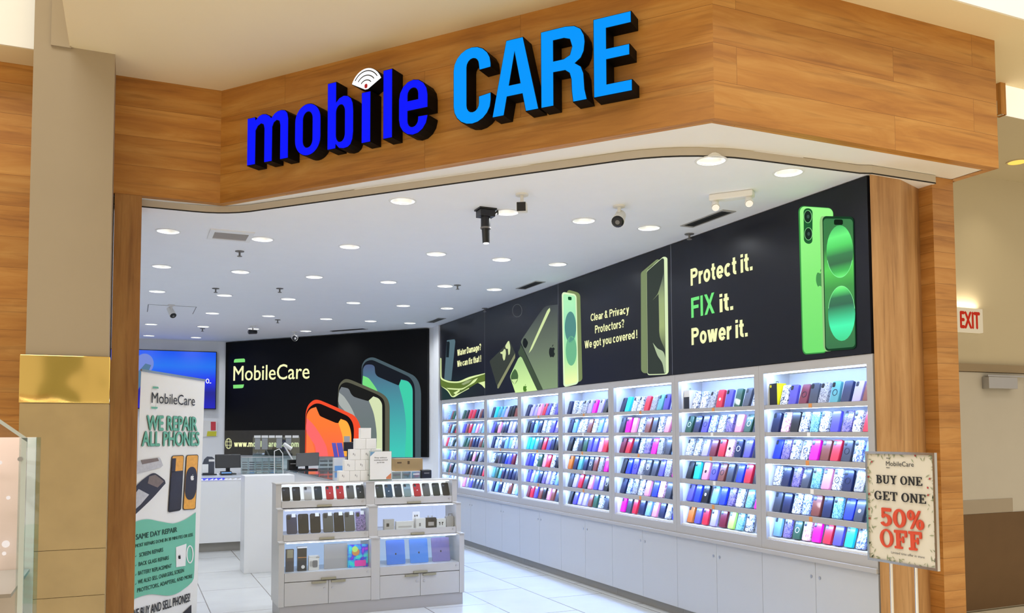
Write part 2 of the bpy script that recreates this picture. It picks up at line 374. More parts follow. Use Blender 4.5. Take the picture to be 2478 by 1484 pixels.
M['grey'] = mat('grey_white_laminate', (168, 165, 163), 0.4, vary=0.03)
M['wallw'] = mat('white_wall_paint', (232, 233, 234), 0.6, vary=0.02)
M['ceil'] = mat('shop_ceiling_paint', (240, 242, 246), 0.7, vary=0.02)
M['soffit'] = mat('soffit_paint', (236, 234, 230), 0.7, vary=0.02)
M['band'] = mat('header_band_paint', (190, 180, 164), 0.6, vary=0.02)
M['dark'] = mat('shadow_gap_black', (22, 20, 18), 0.6, vary=0)
M['black'] = mat('black_plastic', (14, 14, 16), 0.35, vary=0.1)
M['blackm'] = mat('black_letter_return', (4, 4, 5), 0.6, vary=0.0, spec=.15)
M['chrome'] = mat('chrome', (225, 225, 228), 0.12, 1.0, vary=0)
M['alu'] = mat('aluminium', (190, 190, 194), 0.3, 1.0, vary=0.03)
M['kb1'] = glow('backlit_top_tier', (246, 250, 255), 1.1); M['kb2'] = glow('backlit_middle_tier', (198, 214, 255), .95); M['kb3'] = glow('backlit_low_tier', (172, 202, 246), .85)
M['brass'] = mat('brushed_brass_pull', (158, 153, 130), 0.4, 0.6, vary=0.05)
M['gold'] = mat('polished_gold_band', (250, 214, 124), 0.06, 1.0, vary=0.03, scale=5.0, bump=0.2)
_n = [n for n in M['gold'].node_tree.nodes if n.type == 'TEX_NOISE'][0]; _n.inputs['Detail'].default_value = 0.0; _n.inputs['Scale'].default_value = 4.0
M['woodf'] = wood('oak_boards', (158, 100, 36), (184, 126, 52), (202, 150, 76))
M['woodj'] = wood('oak_jamb', (134, 86, 36), (162, 112, 54), (182, 134, 72), boards=False)
M['woodp'] = wood('oak_pillar_boards', (148, 96, 40), (176, 122, 58), (194, 144, 80), rowh=0.108)
M['panelk'] = mat('deep_black_print', (6, 6, 6), 0.35, vary=0, spec=.15)
M['panel'] = mat('lightbox_black_print', (20, 21, 28), 0.3, vary=0.1, spec=.3)
M['led'] = glow('led_strip', (152, 190, 255), 66.0)
M['lit'] = glow('lit_white', (255, 255, 255), 1.2)
M['bulb'] = glow('downlight_lamp', (255, 252, 244), 5.0)
M['glass'] = glass('clear_glass')
M['ledk'] = glow('kiosk_led_strip', (196, 214, 255), 14.0)
M['kw'] = mat('kiosk_laminate', (186, 184, 181), 0.35, vary=0.02)
M['cabw'] = mat('cabinet_laminate', (180, 181, 183), 0.3, vary=0.02)
M['gk'] = glass('kiosk_glass', (250, 252, 252), .045)
M['glass2'] = mat('pale_counter_top', (206, 212, 222), .12, vary=.02)
M['gloss'] = mat('dark_gloss_top', (92, 96, 104), .06, vary=.02, coat=.5)
M['lit2'] = glow('lit_card', (236, 240, 255), 1.0)
M['gl3'] = glass('clear_acrylic', (226, 236, 236), .14)
M['gl4'] = mat('smoky_card', (150, 152, 150), .3, vary=.05)
M['gl5'] = mat('pale_acrylic_edge', (196, 206, 204), .12, vary=.1, alpha=.8)
M['toe'] = mat('toe_kick_grey', (150, 146, 138), 0.5, vary=0.03)
M['floor'] = tiles('shop_floor_tile', (206, 208, 208), (120, 112, 104), 1.21, 0.605, 0.005, 0.2)
M['mallfloor'] = tiles('mall_floor_tile', (238, 226, 200), (150, 134, 112), 0.6, 0.6, 0.004, 0.3)
M['tan'] = mat('cardboard', (170, 140, 92), 0.8, vary=0.1)
M['paper'] = mat('white_paper', (228, 226, 221), 0.7, vary=0.02)
M['ink'] = mat('black_ink', (28, 26, 26), 0.6, vary=0)
M['door'] = mat('door_paint', (192, 187, 176), 0.5, vary=0.03)
M['kick'] = mat('bronze_kick_plate', (112, 86, 58), 0.35, 0.6, vary=0.1)
M['yellowprint'] = glow('cream_lit_print', (250, 252, 190), 1.0)
M['greenprint'] = glow('green_lit_print', (120, 235, 130), 1.0)
S_ = math.radians(128.6734146)
SD = Vector((-math.cos(S_), -math.sin(S_), 0))      # along the sign wall, toward the entrance apex
SN = Vector((-math.sin(S_), math.cos(S_), 0))        # faces the mall
if SN.y > 0: SN = -SN

# ---------------------------------------------------------------- the setting
def struct(mb, name, m, **k):
    o = mb.build(name, m, **k); o['kind'] = 'structure'; return o
sf = struct(MB().box(-1.2, 5.4, 4.2, 17.0, -0.05, 0.0), 'floor', M['floor'])
nt = M['floor'].node_tree; nt.nodes[M['floor']['mapping']].inputs['Rotation'].default_value = (0, 0, math.pi/2); nt.nodes[M['floor']['mapping']].inputs['Location'].default_value = (0.886, -0.075, 0)
struct(MB().box(-12, 14, -10, 4.2, -0.05, -0.001), 'floor_mall', M['mallfloor'])
ZC, ZS, ZT = 3.264, 3.32, 4.18
# downlight positions: a grid on the shop ceiling
LX = [0.25, 1.0, 1.755, 2.57, 3.23, 3.835]
LY = [4.26, 5.89, 7.535, 9.16, 10.8, 12.48, 14.1, 15.76]
spots = []
for j, y in enumerate(LY):
    for i, x in enumerate(LX):
        if j == 0 and i < 4 or j == 1 and i < 2: continue
        if j >= 6 and x > 4.1-(y-12.9)*0.8 - 0.35: continue
        if j == 5 and i == 0: continue
        if j == 7 and i > 1: continue
        spots.append((x, y, i, j))
strip = [(-0.2, 6.80), (0.40, 6.80)]
for t in range(7):                      # soft inner corner
    a = t/6; p0, p1, p2 = Vector((0.40, 6.80)), Vector((0.665, 6.80)), Vector((0.85, 6.565))
    strip.append(tuple(p0*(1-a)**2 + p1*2*a*(1-a) + p2*a*a))
for t in range(9):
    a = t/8; p0, p1, p2 = Vector((2.66, 4.56)), Vector((2.97, 4.185)), Vector((3.45, 4.15))
    strip.append(tuple(p0*(1-a)**2 + p1*2*a*(1-a) + p2*a*a))
strip += [(4.28, 4.10), (4.36, 4.072), (4.93, 4.066)]
cp = [tuple(p) for p in strip] + [(4.95, 4.6), (4.7, 4.6), (4.7, 12.6), (1.35, 16.75), (-1.0, 16.75), (-1.0, 6.8)]
holes = [[(x+0.088*math.cos(t), y+0.088*math.sin(t)) for t in [2*math.pi*k/20 for k in range(20)]] for x, y, i, j in spots]
vs, fs = curve_mesh([cp]+holes)
struct(MB().mesh([(v.x, v.y, ZC) for v in vs], [f[::-1] for f in fs]), 'ceiling', M['ceil'])
struct(MB().box(-1.0, 4.8, 6.9, 16.8, 3.50, 3.6), 'ceiling_slab', M['ceil'])
mb = MB(); mg = MB()
for (a, b) in zip(strip, strip[1:]):
    mb.face([(a[0], a[1], ZC+0.008), (b[0], b[1], ZC+0.008), (b[0], b[1], ZS), (a[0], a[1], ZS)])
    mg.face([(a[0], a[1], ZC-0.002), (b[0], b[1], ZC-0.002), (b[0], b[1], ZC+0.008), (a[0], a[1], ZC+0.008)])
struct(mb, 'trim_1', M['band']); struct(mg, 'shadow_gap_strip', M['dark'])  # the black strip is put in for the shade of the gap below the band
# fascia in oak boards: three faces, bottom edge boards, and the soffit behind them
P0, P1, P2, P3 = Vector((-0.147, 6.691)), Vector((0.578, 6.691)), Vector((2.90, 3.79)), Vector((5.18, 3.79))
TH = 0.066
I0, I1, I2, I3 = Vector((-0.147, 6.757)), Vector((0.61, 6.757)), Vector((2.932, 3.856)), Vector((5.114, 3.856))
run = 0.0
for nm, a, b, ia, ib in (('wall_fascia_short', P0, P1, I0, I1), ('wall_fascia_sign', P1, P2, I1, I2), ('wall_fascia_front', P2, P3, I2, I3)):
    L = (b-a).length; mb = MB()
    mb.face([(a.x, a.y, ZS), (b.x, b.y, ZS), (b.x, b.y, ZT), (a.x, a.y, ZT)], [(run, 0.0), (run+L, 0.0), (run+L, ZT-ZS), (run, ZT-ZS)])
    mb.face([(a.x, a.y, ZS), (ia.x, ia.y, ZS), (ib.x, ib.y, ZS), (b.x, b.y, ZS)], [(run, 1.9), (run, 1.966), (run+L, 1.966), (run+L, 1.9)])
    mb.face([(ia.x, ia.y, ZS), (ia.x, ia.y, ZT), (ib.x, ib.y, ZT), (ib.x, ib.y, ZS)], [(run, 0), (run, 1), (run+L, 1), (run+L, 0)])
    if nm.endswith('front'):
        mb.face([(b.x, b.y, ZS), (b.x, 4.6, ZS), (b.x, 4.6, ZT), (b.x, b.y, ZT)], [(run+L, 0), (run+L+.8, 0), (run+L+.8, .86), (run+L, .86)])
        mb.face([(b.x, b.y, ZS), (ib.x, ib.y, ZS), (ib.x, 4.12, ZS), (b.x, 4.12, ZS)], [(0, 2), (.07, 2), (.07, 2.3), (0, 2.3)])
    struct(mb, nm, M['woodf']); run += L+0.55
so = [tuple(v) for v in (I0, I1, I2, I3)] + [(5.114, 4.12), (4.93, 4.12)] + [tuple(p) for p in strip[::-1]][1:]
vs, fs = curve_mesh([so])
struct(MB().mesh([(v.x, v.y, ZS+0.003) for v in vs], [f[::-1] for f in fs]), 'ceiling_entrance_soffit', M['soffit'])
# big mall bulkhead above the shop front, its soffit at ZT
struct(MB().box(-0.42, 14, 3.527, 4.30, ZT, 6.5).box(-0.42, 5.2, 4.30, 7.4, ZT, 6.5), 'wall_bulkhead_front', [M['mallsof']])
struct(MB().box(-0.42, 14, 3.515, 3.527, ZT+0.002, 6.5), 'wall_bulkhead_upper', M['upper'])
struct(MB().box(-6, -0.64, 6.47, 7.4, ZT, 6.5), 'wall_bulkhead_side', M['mallsof'])
struct(MB().box(-6, -0.64, 6.455, 6.468, ZT+0.002, 6.5), 'wall_upper_side', M['upper'])
# oak wall beyond the column
mb = MB(); mb.face([(-6, 6.76, 0), (-0.6, 6.76, 0), (-0.6, 6.76, ZT), (-6, 6.76, ZT)], [(0, .05), (5.4, .05), (5.4, .05+ZT), (0, .05+ZT)])
struct(mb, 'wall_neighbour', M['woodf'])
# column: stone base, gold band, painted shaft
o = struct(MB().box(-0.63, -0.145, 6.32, 6.95, 2.11, 6.5), 'column_shaft', M['taupe'])
struct(MB().box(-0.655, -0.138, 6.30, 6.95, 0.853, 1.80).box(-0.655, -0.138, 6.30, 6.95, 0.550, 0.850).box(-0.655, -0.138, 6.30, 6.95, 0, 0.547), 'column_base', M['stone'])
struct(MB().box(-0.66, -0.134, 6.294, 6.95, 1.802, 2.112), 'column_band', M['gold'], bev=0.004)
struct(MB().box(-0.53, -0.41, 6.30, 6.325, ZT-0.012, ZT+0.3), 'trim_3', M['taupe'])
# oak jambs
def woodbox(mb, x0, x1, y0, y1, z0, z1, vert=True):
    for (p, q) in (((x0, y0), (x1, y0)), ((x1, y0), (x1, y1)), ((x1, y1), (x0, y1)), ((x0, y1), (x0, y0))):
        L = math.hypot(q[0]-p[0], q[1]-p[1]); h = z1-z0; s = 0.05 if not vert else x0*3.1+p[0]
        uv = [(0, s), (0, s+L), (h, s+L), (h, s)] if vert else [(s, 0), (s+L, 0), (s+L, h), (s, h)]
        mb.face([(p[0], p[1], z0), (q[0], q[1], z0), (q[0], q[1], z1), (p[0], p[1], z1)], uv)
    mb.face([(x0, y0, z1), (x1, y0, z1), (x1, y1, z1), (x0, y1, z1)], [(0, 0), (.1, 0), (.1, .1), (0, .1)])
    return mb
struct(woodbox(MB(), -0.137, 0.042, 6.695, 7.0, 0, ZS), 'wall_jamb_column', M['woodj'])
mb = MB(); q = [(4.352, 4.086), (4.63, 4.092), (4.922, 4.20), (4.922, 4.3)]; L = 0
for (a, b) in zip(q, q[1:]):
    l = math.dist(a, b); mb.face([(*a, 0), (*b, 0), (*b, ZC+.004), (*a, ZC+.004)], [(0, 3+L), (0, 3+L+l), (3.3, 3+L+l), (3.3, 3+L)]); L += l
struct(mb, 'wall_jamb_cases', wood('pale_oak_jamb', (146, 102, 56), (174, 130, 80), (194, 152, 102), boards=False))
struct(woodbox(MB(), 4.922, 5.123, 4.09, 4.7, 0, ZS, False), 'wall_pillar', M['woodp'])
# shop shell
struct(MB().box(4.62, 4.8, 4.3, 13.3, 0, 3.5), 'wall_cases', M['wallw'])
B0 = Vector((4.263, 12.929, 0)); BN = SN.copy()
PB = (B0, SN)
bw0 = Vector((4.62, 12.60, 0)) - SN*0.06; 
a = B0 - SD*4.42 - SN*0.06; b = B0 + SD*0.55 - SN*0.06
struct(MB().ob(a, b-a, -SN*0.15, (0, 0, 3.45)), 'wall_back', M['wallw'])
struct(MB().box(-1.2, a.x+0.05, 16.36, 16.5, 0, 3.45), 'wall_screen', M['wallw'])
struct(MB().box(-1.15, -1.0, 6.95, 16.5, 0, 3.45), 'wall_side', M['wallw'])
struct(MB().box(4.32, 4.45, 12.55, 12.80, 0, 3.262), 'trim_4', M['wallw'])
# corridor beside the shop: end wall with door, ceiling, header
struct(MB().box(5.16, 12, 5.40, 5.55, 0, 4.0), 'wall_corridor_end', M['corr'])
struct(MB().box(5.19, 12, 4.27, 5.40, 3.95, 4.05), 'ceiling_corridor', M['corr'])
struct(MB().box(5.90, 12, 4.262, 4.272, 3.95, 4.179), 'wall_corridor_header', mat('emissive_white_header', (245, 244, 238), .5, emit=.5, vary=0))  # emission put into the white header to bring up its brightness
mb = MB(); woodbox(mb, 5.845, 5.90, 4.24, 4.30, 3.94, 4.18); struct(mb, 'trim_5', M['woodf'])
struct(MB().box(-1.75, -1.0, -8.95, -8.2, 0, 7), 'unseen_reflection_pillar', mat('grey_green_paint', (150, 152, 132), .6, vary=.05))  # unseen pillar added behind the camera for the gold band to reflect
struct(MB().box(5.10, 12, 3.9, 5.4, -0.03, 0.0), 'floor_corridor', M['mallfloor'])

# ---------------------------------------------------------------- the shop sign: channel letters
LD = 0.115
def sg(u, z, d): return Vector((P1.x, P1.y, ZS)) + SD*(u+0.003) + Vector((0, 0, z)) + SN*d
LET = {}
LET['m'] = [[(.381, .194), (.381, .540), (.455, .540), (.462, .518), (.49, .541), (.525, .549), (.56, .544), (.59, .528), (.608, .508), (.635, .533), (.665, .546), (.70, .549), (.735, .541), (.757, .518), (.766, .478),
             (.766, .194), (.690, .194), (.690, .44), (.682, .470), (.657, .480), (.633, .468), (.620, .44), (.618, .194), (.543, .194), (.543, .44), (.535, .470), (.511, .480), (.483, .468), (.463, .44), (.461, .194)]]
LET['o'] = [rr(.825, 1.054, .184, .549, .113, .118, 8), rr(.899, .980, .243, .490, .040, .05)]
LET['b'] = [[(1.111, .194), (1.111, .655), (1.187, .655), (1.187, .515), (1.21, .537), (1.25, .549), (1.285, .541), (1.312, .52), (1.327, .485), (1.332, .43), (1.332, .29), (1.326, .24), (1.31, .205), (1.285, .188), (1.25, .184), (1.21, .192), (1.185, .22), (1.183, .194)],
            rr(1.187, 1.258, .238, .488, .034, .05)]
LET['i'] = [[(1.398, .194), (1.398, .538), (1.473, .538), (1.473, .194)]]
LET['l'] = [[(1.573, .194), (1.573, .654), (1.647, .654), (1.647, .194)]]
def arc(cx, cy, rx, ry, a0, a1, n=8): return [(cx+rx*math.cos(math.radians(a0+(a1-a0)*i/n)), cy+ry*math.sin(math.radians(a0+(a1-a0)*i/n))) for i in range(n+1)]
LET['e'] = [[(1.921, .346)] + arc(1.809, .432, .112, .117, 0, 180) + arc(1.809, .300, .112, .116, 180, 355) + [(1.921, .300), (1.845, .302)] + arc(1.8065, .285, .0385, .045, 0, -180) + [(1.768, .346)],
            [(1.768, .415), (1.845, .415)] + arc(1.8065, .450, .0385, .042, 0, 180)]
LET['C'] = [[(2.379, .514)] + arc(2.2445, .54, .1345, .128, 0, 180, 10) + arc(2.2445, .31, .1345, .129, 180, 360, 10) + [(2.379, .358), (2.292, .348)] + arc(2.250, .305, .042, .047, 0, -180) + arc(2.250, .545, .042, .048, 180, 0) + [(2.296, .510)]]
LET['A'] = [[(2.386, .194), (2.484, .656), (2.600, .656), (2.702, .194), (2.614, .194), (2.592, .306), (2.490, .306), (2.468, .194)], [(2.505, .376), (2.5415, .563), (2.578, .376)]]
LET['R'] = [[(2.716, .194), (2.716, .656), (2.877, .657), (2.935, .648), (2.975, .622), (2.996, .58), (3.001, .54), (2.994, .485), (2.975, .448), (2.94, .424), (2.975, .398), (2.991, .355), (2.997, .26), (3.012, .194), (2.921, .194), (2.913, .26), (2.911, .33), (2.900, .370), (2.872, .392), (2.80, .394), (2.80, .194)],
            [(2.80, .464), (2.80, .586), (2.866, .586), (2.903, .572), (2.917, .525), (2.903, .480), (2.866, .464)]]
LET['E'] = [[(3.051, .194), (3.051, .656), (3.283, .656), (3.283, .587), (3.133, .587), (3.133, .469), (3.272, .469), (3.272, .403), (3.133, .403), (3.133, .262), (3.285, .262), (3.285, .194)]]
M['blueL'] = glow('deep_blue_letter_face', (8, 22, 255), 1.0)
M['cyanL'] = glow('sky_blue_letter_face', (0, 152, 255), 1.0)
M['whiteL'] = glow('white_icon_face', (255, 255, 255), 1.15)
M['redL'] = glow('red_icon_dot', (190, 40, 40), 0.8)
NM = {'m': 'letter M', 'o': 'letter O', 'b': 'letter B', 'i': 'letter I stem', 'l': 'letter L', 'e': 'second small letter, E', 'C': 'letter C', 'A': 'letter A', 'R': 'letter R', 'E': 'letter E'}
WH = {'m': 'first of the word mobile', 'o': 'beside the M in mobile', 'b': 'ahead of the wifi fan', 'i': 'under the white wifi fan', 'l': 'just after the wifi fan', 'e': 'last of the word mobile', 'C': 'first of the word care', 'A': 'triangular hole in it', 'R': 'ahead of the final E', 'E': 'nearest the fascia corner'}
for ch, polys in LET.items():
    low = ch.islower(); u0 = min(p[0] for p in polys[0]); z0 = min(p[1] for p in polys[0])
    t = empty('channel_letter', sg(u0, z0, 0), ('deep blue lit small ' if low else 'sky blue lit capital ') + (NM[ch] if ch != 'e' else 'letter E') + ', ' + WH[ch], 'sign letter', 'channel letters of the shop sign')
    vs, fs = curve_mesh(polys, LD/2)
    MB().mesh([sg(v.x, v.y, LD/2+v.z+0.002) for v in vs], fs).build('letter_return', M['blackm'], t)
    vs, fs = curve_mesh(polys, 0.002, -0.0045)
    MB().mesh([sg(v.x, v.y, LD+0.0045+v.z) for v in vs], fs).build('letter_face', M['blueL' if low else 'cyanL'], t)
fan = [(1.436, .550)] + arc(1.437, .560, .142, .140, 27, 153, 14)
fan = [(1.425, .552), (1.450, .552)] + arc(1.437, .548, .133, .150, 24, 156, 16)
t = empty('wifi_sign', sg(1.437, .55, 0), 'white lit wifi fan with red dot above the letter I', 'sign letter', 'channel letters of the shop sign')
vs, fs = curve_mesh([fan], LD/2); MB().mesh([sg(v.x, v.y, LD/2+v.z+0.002) for v in vs], fs).build('icon_return', M['blackm'], t)
vs, fs = curve_mesh([fan], 0.002, -0.003); MB().mesh([sg(v.x, v.y, LD+0.0045+v.z) for v in vs], fs).build('icon_face', M['whiteL'], t)
mb = MB()
for r, sp in ((.128, 54), (.098, 50), (.066, 46)):
    a_ = arc(1.437, .553, r*.90, r, 90-sp, 90+sp, 12); b_ = arc(1.437, .553, (r-.007)*.90, r-.007, 90+sp, 90-sp, 12)
    vs, fs = curve_mesh([a_+b_]); mb.mesh([sg(v.x, v.y, LD+.0082) for v in vs], fs)
mb.build('icon_wave_line', M['ink'], t)
vs, fs = curve_mesh([rr(1.425, 1.449, .560, .590, .011)]); MB().mesh([sg(v.x, v.y, LD+.0085) for v in vs], fs).build('icon_dot', M['redL'], t)

# ---------------------------------------------------------------- downlights (each gives its own light)
ORD = ['first', 'second', 'third', 'fourth', 'fifth', 'sixth', 'seventh', 'eighth', 'ninth', 'tenth', 'eleventh', 'twelfth', 'thirteenth']
M['refl'] = mat('downlight_reflector', (244, 244, 240), 0.25, 0.35, vary=0.02)
proto = None
for (x, y, i, j) in spots:
    lab = 'round recessed ceiling downlight, %s row in from the entrance, %s from the case wall' % (ORD[j], ORD[5-i])
    if proto is None:
        t = empty('ceiling_downlight', (x, y, ZC), lab, 'ceiling light', 'recessed ceiling downlights')
        MB().ring((x, y, ZC-0.004), (0, 0, 1), 0.086, 0.100, 0.004, 28).build('trim_ring', M['wallw'], t)
        MB().cyl((x, y, ZC+0.002), (x, y, ZC+0.048), 0.086, 0.060, 24, False).build('reflector', M['refl'], t, smooth=True)
        MB().cyl((x, y, ZC+0.040), (x, y, ZC+0.05), 0.052, 0.052, 24).build('lamp', M['bulb'], t)
        proto = t
    else:
        t = copy_tree(proto); t.location = (x, y, ZC); t['label'] = lab
    d = bpy.data.lights.new('downlight_beam', 'SPOT'); d.energy = SPOT_W; d.spot_size = math.radians(165); d.spot_blend = 1.0; d.shadow_soft_size = 0.05; d.color = (0.93, 0.965, 1.0)
    o = bpy.data.objects.new('downlight_beam', d); COL.objects.link(o); o.location = (x, y, ZC+0.004)

# ---------------------------------------------------------------- display bays along the case wall
BX = 4.35
BP = 1.1015; BY0 = 4.098                        # pitch and first edge
LIPS = [(1.764, 1.797), (1.562, 1.595), (1.358, 1.397), (1.159, 1.199), (0.965, 1.006)]
FL = [1.788, 1.586, 1.388, 1.190, 0.997, 0.8155]  # shelf surfaces the cases stand on
M['tick'] = mat('orange_price_ticket', (214, 140, 70), 0.6, vary=0)
M['tickw'] = mat('white_price_ticket', (232, 230, 226), 0.6, vary=0)
yc0 = BY0 + BP/2
def bay_label(k): return 'white lit display bay, ' + ('nearest the entrance' if k == 0 else 'deepest in the shop' if k == 7 else '%s along from the entrance' % ORD[k]) + ', six shelves of phone cases'
t = empty('display_bay', (BX, yc0, 0.727), bay_label(0), 'display case', 'lit display bays of the case wall')
hw = BP/2; ow = 0.4965
mb = MB()
mb.box(BX, BX+.03, yc0-hw+.001, yc0+hw-.001, 2.034, 2.098).box(BX, BX+.03, yc0-hw+.001, yc0+hw-.001, 0.727, 0.800)
mb.box(BX, BX+.03, yc0-hw+.001, yc0-ow, .80, 2.034).box(BX, BX+.03, yc0+ow, yc0+hw-.001, .80, 2.034)
mb.build('frame', M['grey'], t)
mb = MB().box(BX+.031, BX+.262, yc0-ow-.02, yc0-ow, .78, 2.05).box(BX+.031, BX+.262, yc0+ow, yc0+ow+.02, .78, 2.05)
mb.box(BX+.031, BX+.262, yc0-ow, yc0+ow, 2.036, 2.05).box(BX+.031, BX+.262, yc0-ow, yc0+ow, .78, .80)
mb.build('carcass', M['white'], t)
MB().box(BX+.25, BX+.262, yc0-ow, yc0+ow, .80, 2.036).build('back_panel', M['white'], t)
MB().box(BX+.034, BX+.05, yc0-ow+.01, yc0+ow-.01, 2.026, 2.034).build('light_strip', M['led'], t)
for r, (lz, hz) in enumerate(LIPS):
    s = MB().box(BX+.006, BX+.016, yc0-ow, yc0+ow, lz, hz).box(BX+.016, BX+.25, yc0-ow, yc0+ow, lz+.004, hz-.010).build('shelf', M['grey'], t)
    MB().box(BX+.018, BX+.034, yc0-ow+.01, yc0+ow-.01, lz-.0012, lz+.003).build('light_strip', M['led'], s)
    yy = yc0+.035+.02*(r % 3)
    MB().box(BX+.003, BX+.006, yy-.03, yy, lz+.004, hz-.003).build('price_ticket', M['tick' if r in (0, 2, 4) else 'tickw'], s)
MB().box(BX+.016, BX+.25, yc0-ow, yc0+ow, .801, .8148).build('bottom_shelf', M['white'], t)
bays = [t]
for k in range(1, 8):
    c = copy_tree(t); c.location = (BX, yc0+BP*k-(0.016 if k == 7 else 0), 0.727); c['label'] = bay_label(k); bays.append(c)
    if k == 7: c.scale = (1, 0.62, 1); c.location.y -= .19

# base cabinets below, and the ledge that runs over them
lt = MB().box(BX-.018, BX+.27, BY0, 12.46, 0.695, 0.7265).build('countertop', M['grey'], None, bev=.002, at=(BX, BY0, .695))
tag(lt, 'long grey white ledge running over the base cabinets under the case wall', 'countertop')
M['seam'] = mat('gap_shade_and_part_grey', (120, 118, 116), 0.6, vary=0)  # stands in for the shade in door gaps, also colours plain grey parts
def cab_label(k): return 'white base cabinet with two plain doors, ' + ('nearest the entrance' if k == 0 else 'deepest in the shop' if k == 7 else '%s along from the entrance' % ORD[k])
t = empty('base_cabinet', (BX, yc0, 0), cab_label(0), 'cabinet', 'base cabinets under the case wall')
MB().box(BX+.018, BX+.26, yc0-hw+.001, yc0+hw-.001, .086, .694).build('body', M['seam'], t)
MB().box(BX+.055, BX+.25, yc0-hw+.001, yc0+hw-.001, 0, .086).build('toe_kick', M['toe'], t)
for s in (-1, 1):
    ya, yb = sorted((yc0+s*.0015, yc0+s*(hw-.0015)))
    d = MB().box(BX, BX+.017, ya, yb, .086, .693).build('door', M['cabw'], t)
    MB().cyl((BX-.003, yc0+s*.04, .592), (BX, yc0+s*.04, .592), .011, n=12).build('lock', M['alu'], d)
for k in range(1, 8):
    c = copy_tree(t); c.location = (BX, yc0+BP*k, 0); c['label'] = cab_label(k)
    if k == 7: c.scale = (1, .60, 1); c.location.y -= .215

# ---------------------------------------------------------------- phone cases on the bays
def cmat(n, rgb, **k): M[n] = mat('case_'+n, rgb, k.get('rough', .35), 0.0, vary=.05, scale=30, coat=k.get('coat', .3)); return M[n]
CC = {'b': ('black', (20, 20, 24)), 'n': ('navy blue', (26, 36, 72)), 'B': ('royal blue', (36, 60, 205)), 'l': ('light blue', (122, 172, 224)), 'p': ('indigo', (88, 80, 178)),
      'v': ('lavender', (176, 164, 222)), 'm': ('magenta', (244, 20, 180)), 'r': ('red', (206, 36, 58)), 'k': ('pink', (246, 150, 180)), 't': ('teal', (90, 160, 164)), 'c': ('cyan', (40, 206, 220)),
      'g': ('dark green', (44, 84, 64)), 'd': ('charcoal', (62, 66, 78)), 'z': ('brown', (124, 62, 52)), 'e': ('lime', (190, 236, 110)), 'o': ('orange', (206, 110, 40)), 'x': ('maroon', (110, 20, 44))}
for k, (n, rgb) in CC.items(): cmat(k, rgb)
M['w'] = pattern('case_w', (236, 240, 246), (70, 84, 118), 26, 3.5, (.43, .49)); CC['w'] = ('white and grey swirl patterned', 0)
M['s'] = pattern('case_s', (206, 208, 214), (120, 120, 132), 90, 1.5, (.40, .56), .2, .3); CC['s'] = ('silver sparkle', 0)
M['f'] = pattern('case_f', (250, 214, 226), (196, 110, 150), 34, 2.5, (.42, .5)); CC['f'] = ('pale pink floral', 0)
M['u'] = pattern('case_u', (214, 228, 250), (70, 96, 180), 40, 2.0, (.42, .55)); CC['u'] = ('icy blue marbled', 0)
M['a'] = pattern('case_a', (150, 130, 190), (60, 60, 110), 44, 2.5, (.4, .56)); CC['a'] = ('purple marbled', 0)
M['q'] = pattern('case_q', (150, 214, 224), (60, 120, 140), 60, 2.0, (.4, .56)); CC['q'] = ('aqua glitter', 0)
M['cut'] = mat('case_camera_opening', (12, 14, 20), 0.25, vary=0)
M['ringd'] = mat('case_ring_dark', (40, 44, 56), 0.3, .4, vary=0); M['ringw'] = mat('case_ring_pale', (236, 238, 242), 0.3, vary=0)
CW, CH, CT = 0.080, 0.153, 0.024
def case_shell(wd=CW, ht=CH, th=CT, bump=True):
    out = rr(-wd/2, wd/2, 0, ht, .012, .012, 5); n = len(out)
    ins = rr(-wd/2+.003, wd/2-.003, .003, ht-.003, .010, .010, 5)
    mb = MB()
    lay = [[(x, -th/2, z) for x, z in ins], [(x, -th/2+.003, z) for x, z in out], [(x, th/2, z) for x, z in out]]
    vs = [p for l in lay for p in l]; fs = [list(range(n))[::-1][::-1], list(range(2*n, 3*n))[::-1]]
    for k in (0, 1): fs += [[k*n+i, (k+1)*n+i, (k+1)*n+(i+1) % n, k*n+(i+1) % n] for i in range(n)]
    return mb.mesh(vs, fs)
base = case_shell().build('phone_case', M['b'], None)
cutm = MB().prism([(x, -CT/2-.0012, z) for x, z in rr(-CW/2+.006, -CW/2+.032, CH-.042, CH-.008, .008)], (0, .004, 0)).build('camera_opening', M['cut'], base, local=True)
ringm = MB().ring((0, -CT/2-.0004, CH*.47), (0, -1, 0), .019, .0235, .0012, 22).build('magnet_ring', M['ringw'], base, local=True)
fill = MB().prism([(x, -CT/2-.001, z) for x, z in rr(-.013, .013, CH*.38, CH*.55, .012)], (0, .002, 0)).build('picture_print', M['cut'], base, local=True)
for o in (base, cutm, ringm, fill): o.data.materials.clear(); o.data.materials.append(None)
def setm(o, m): o.material_slots[0].link = 'OBJECT'; o.material_slots[0].material = m
TEMPL = {'cut': cutm, 'ring': ringm, 'print': fill}
for o in (base, cutm, ringm, fill): COL.objects.unlink(o)
def new_case(key, loc, rot, label, extra=(), group='phone cases on the case wall', scale=1.0, name='phone_case', cat='phone case'):
    c = base.copy(); c.name = name; COL.objects.link(c); c.location = loc; c.rotation_euler = rot; c.scale = (scale,)*3; setm(c, M[key]); tag(c, label, cat, group)
    for e in extra:
        p = TEMPL[e[0]].copy(); COL.objects.link(p); p.parent = c; setm(p, e[1])
    return c
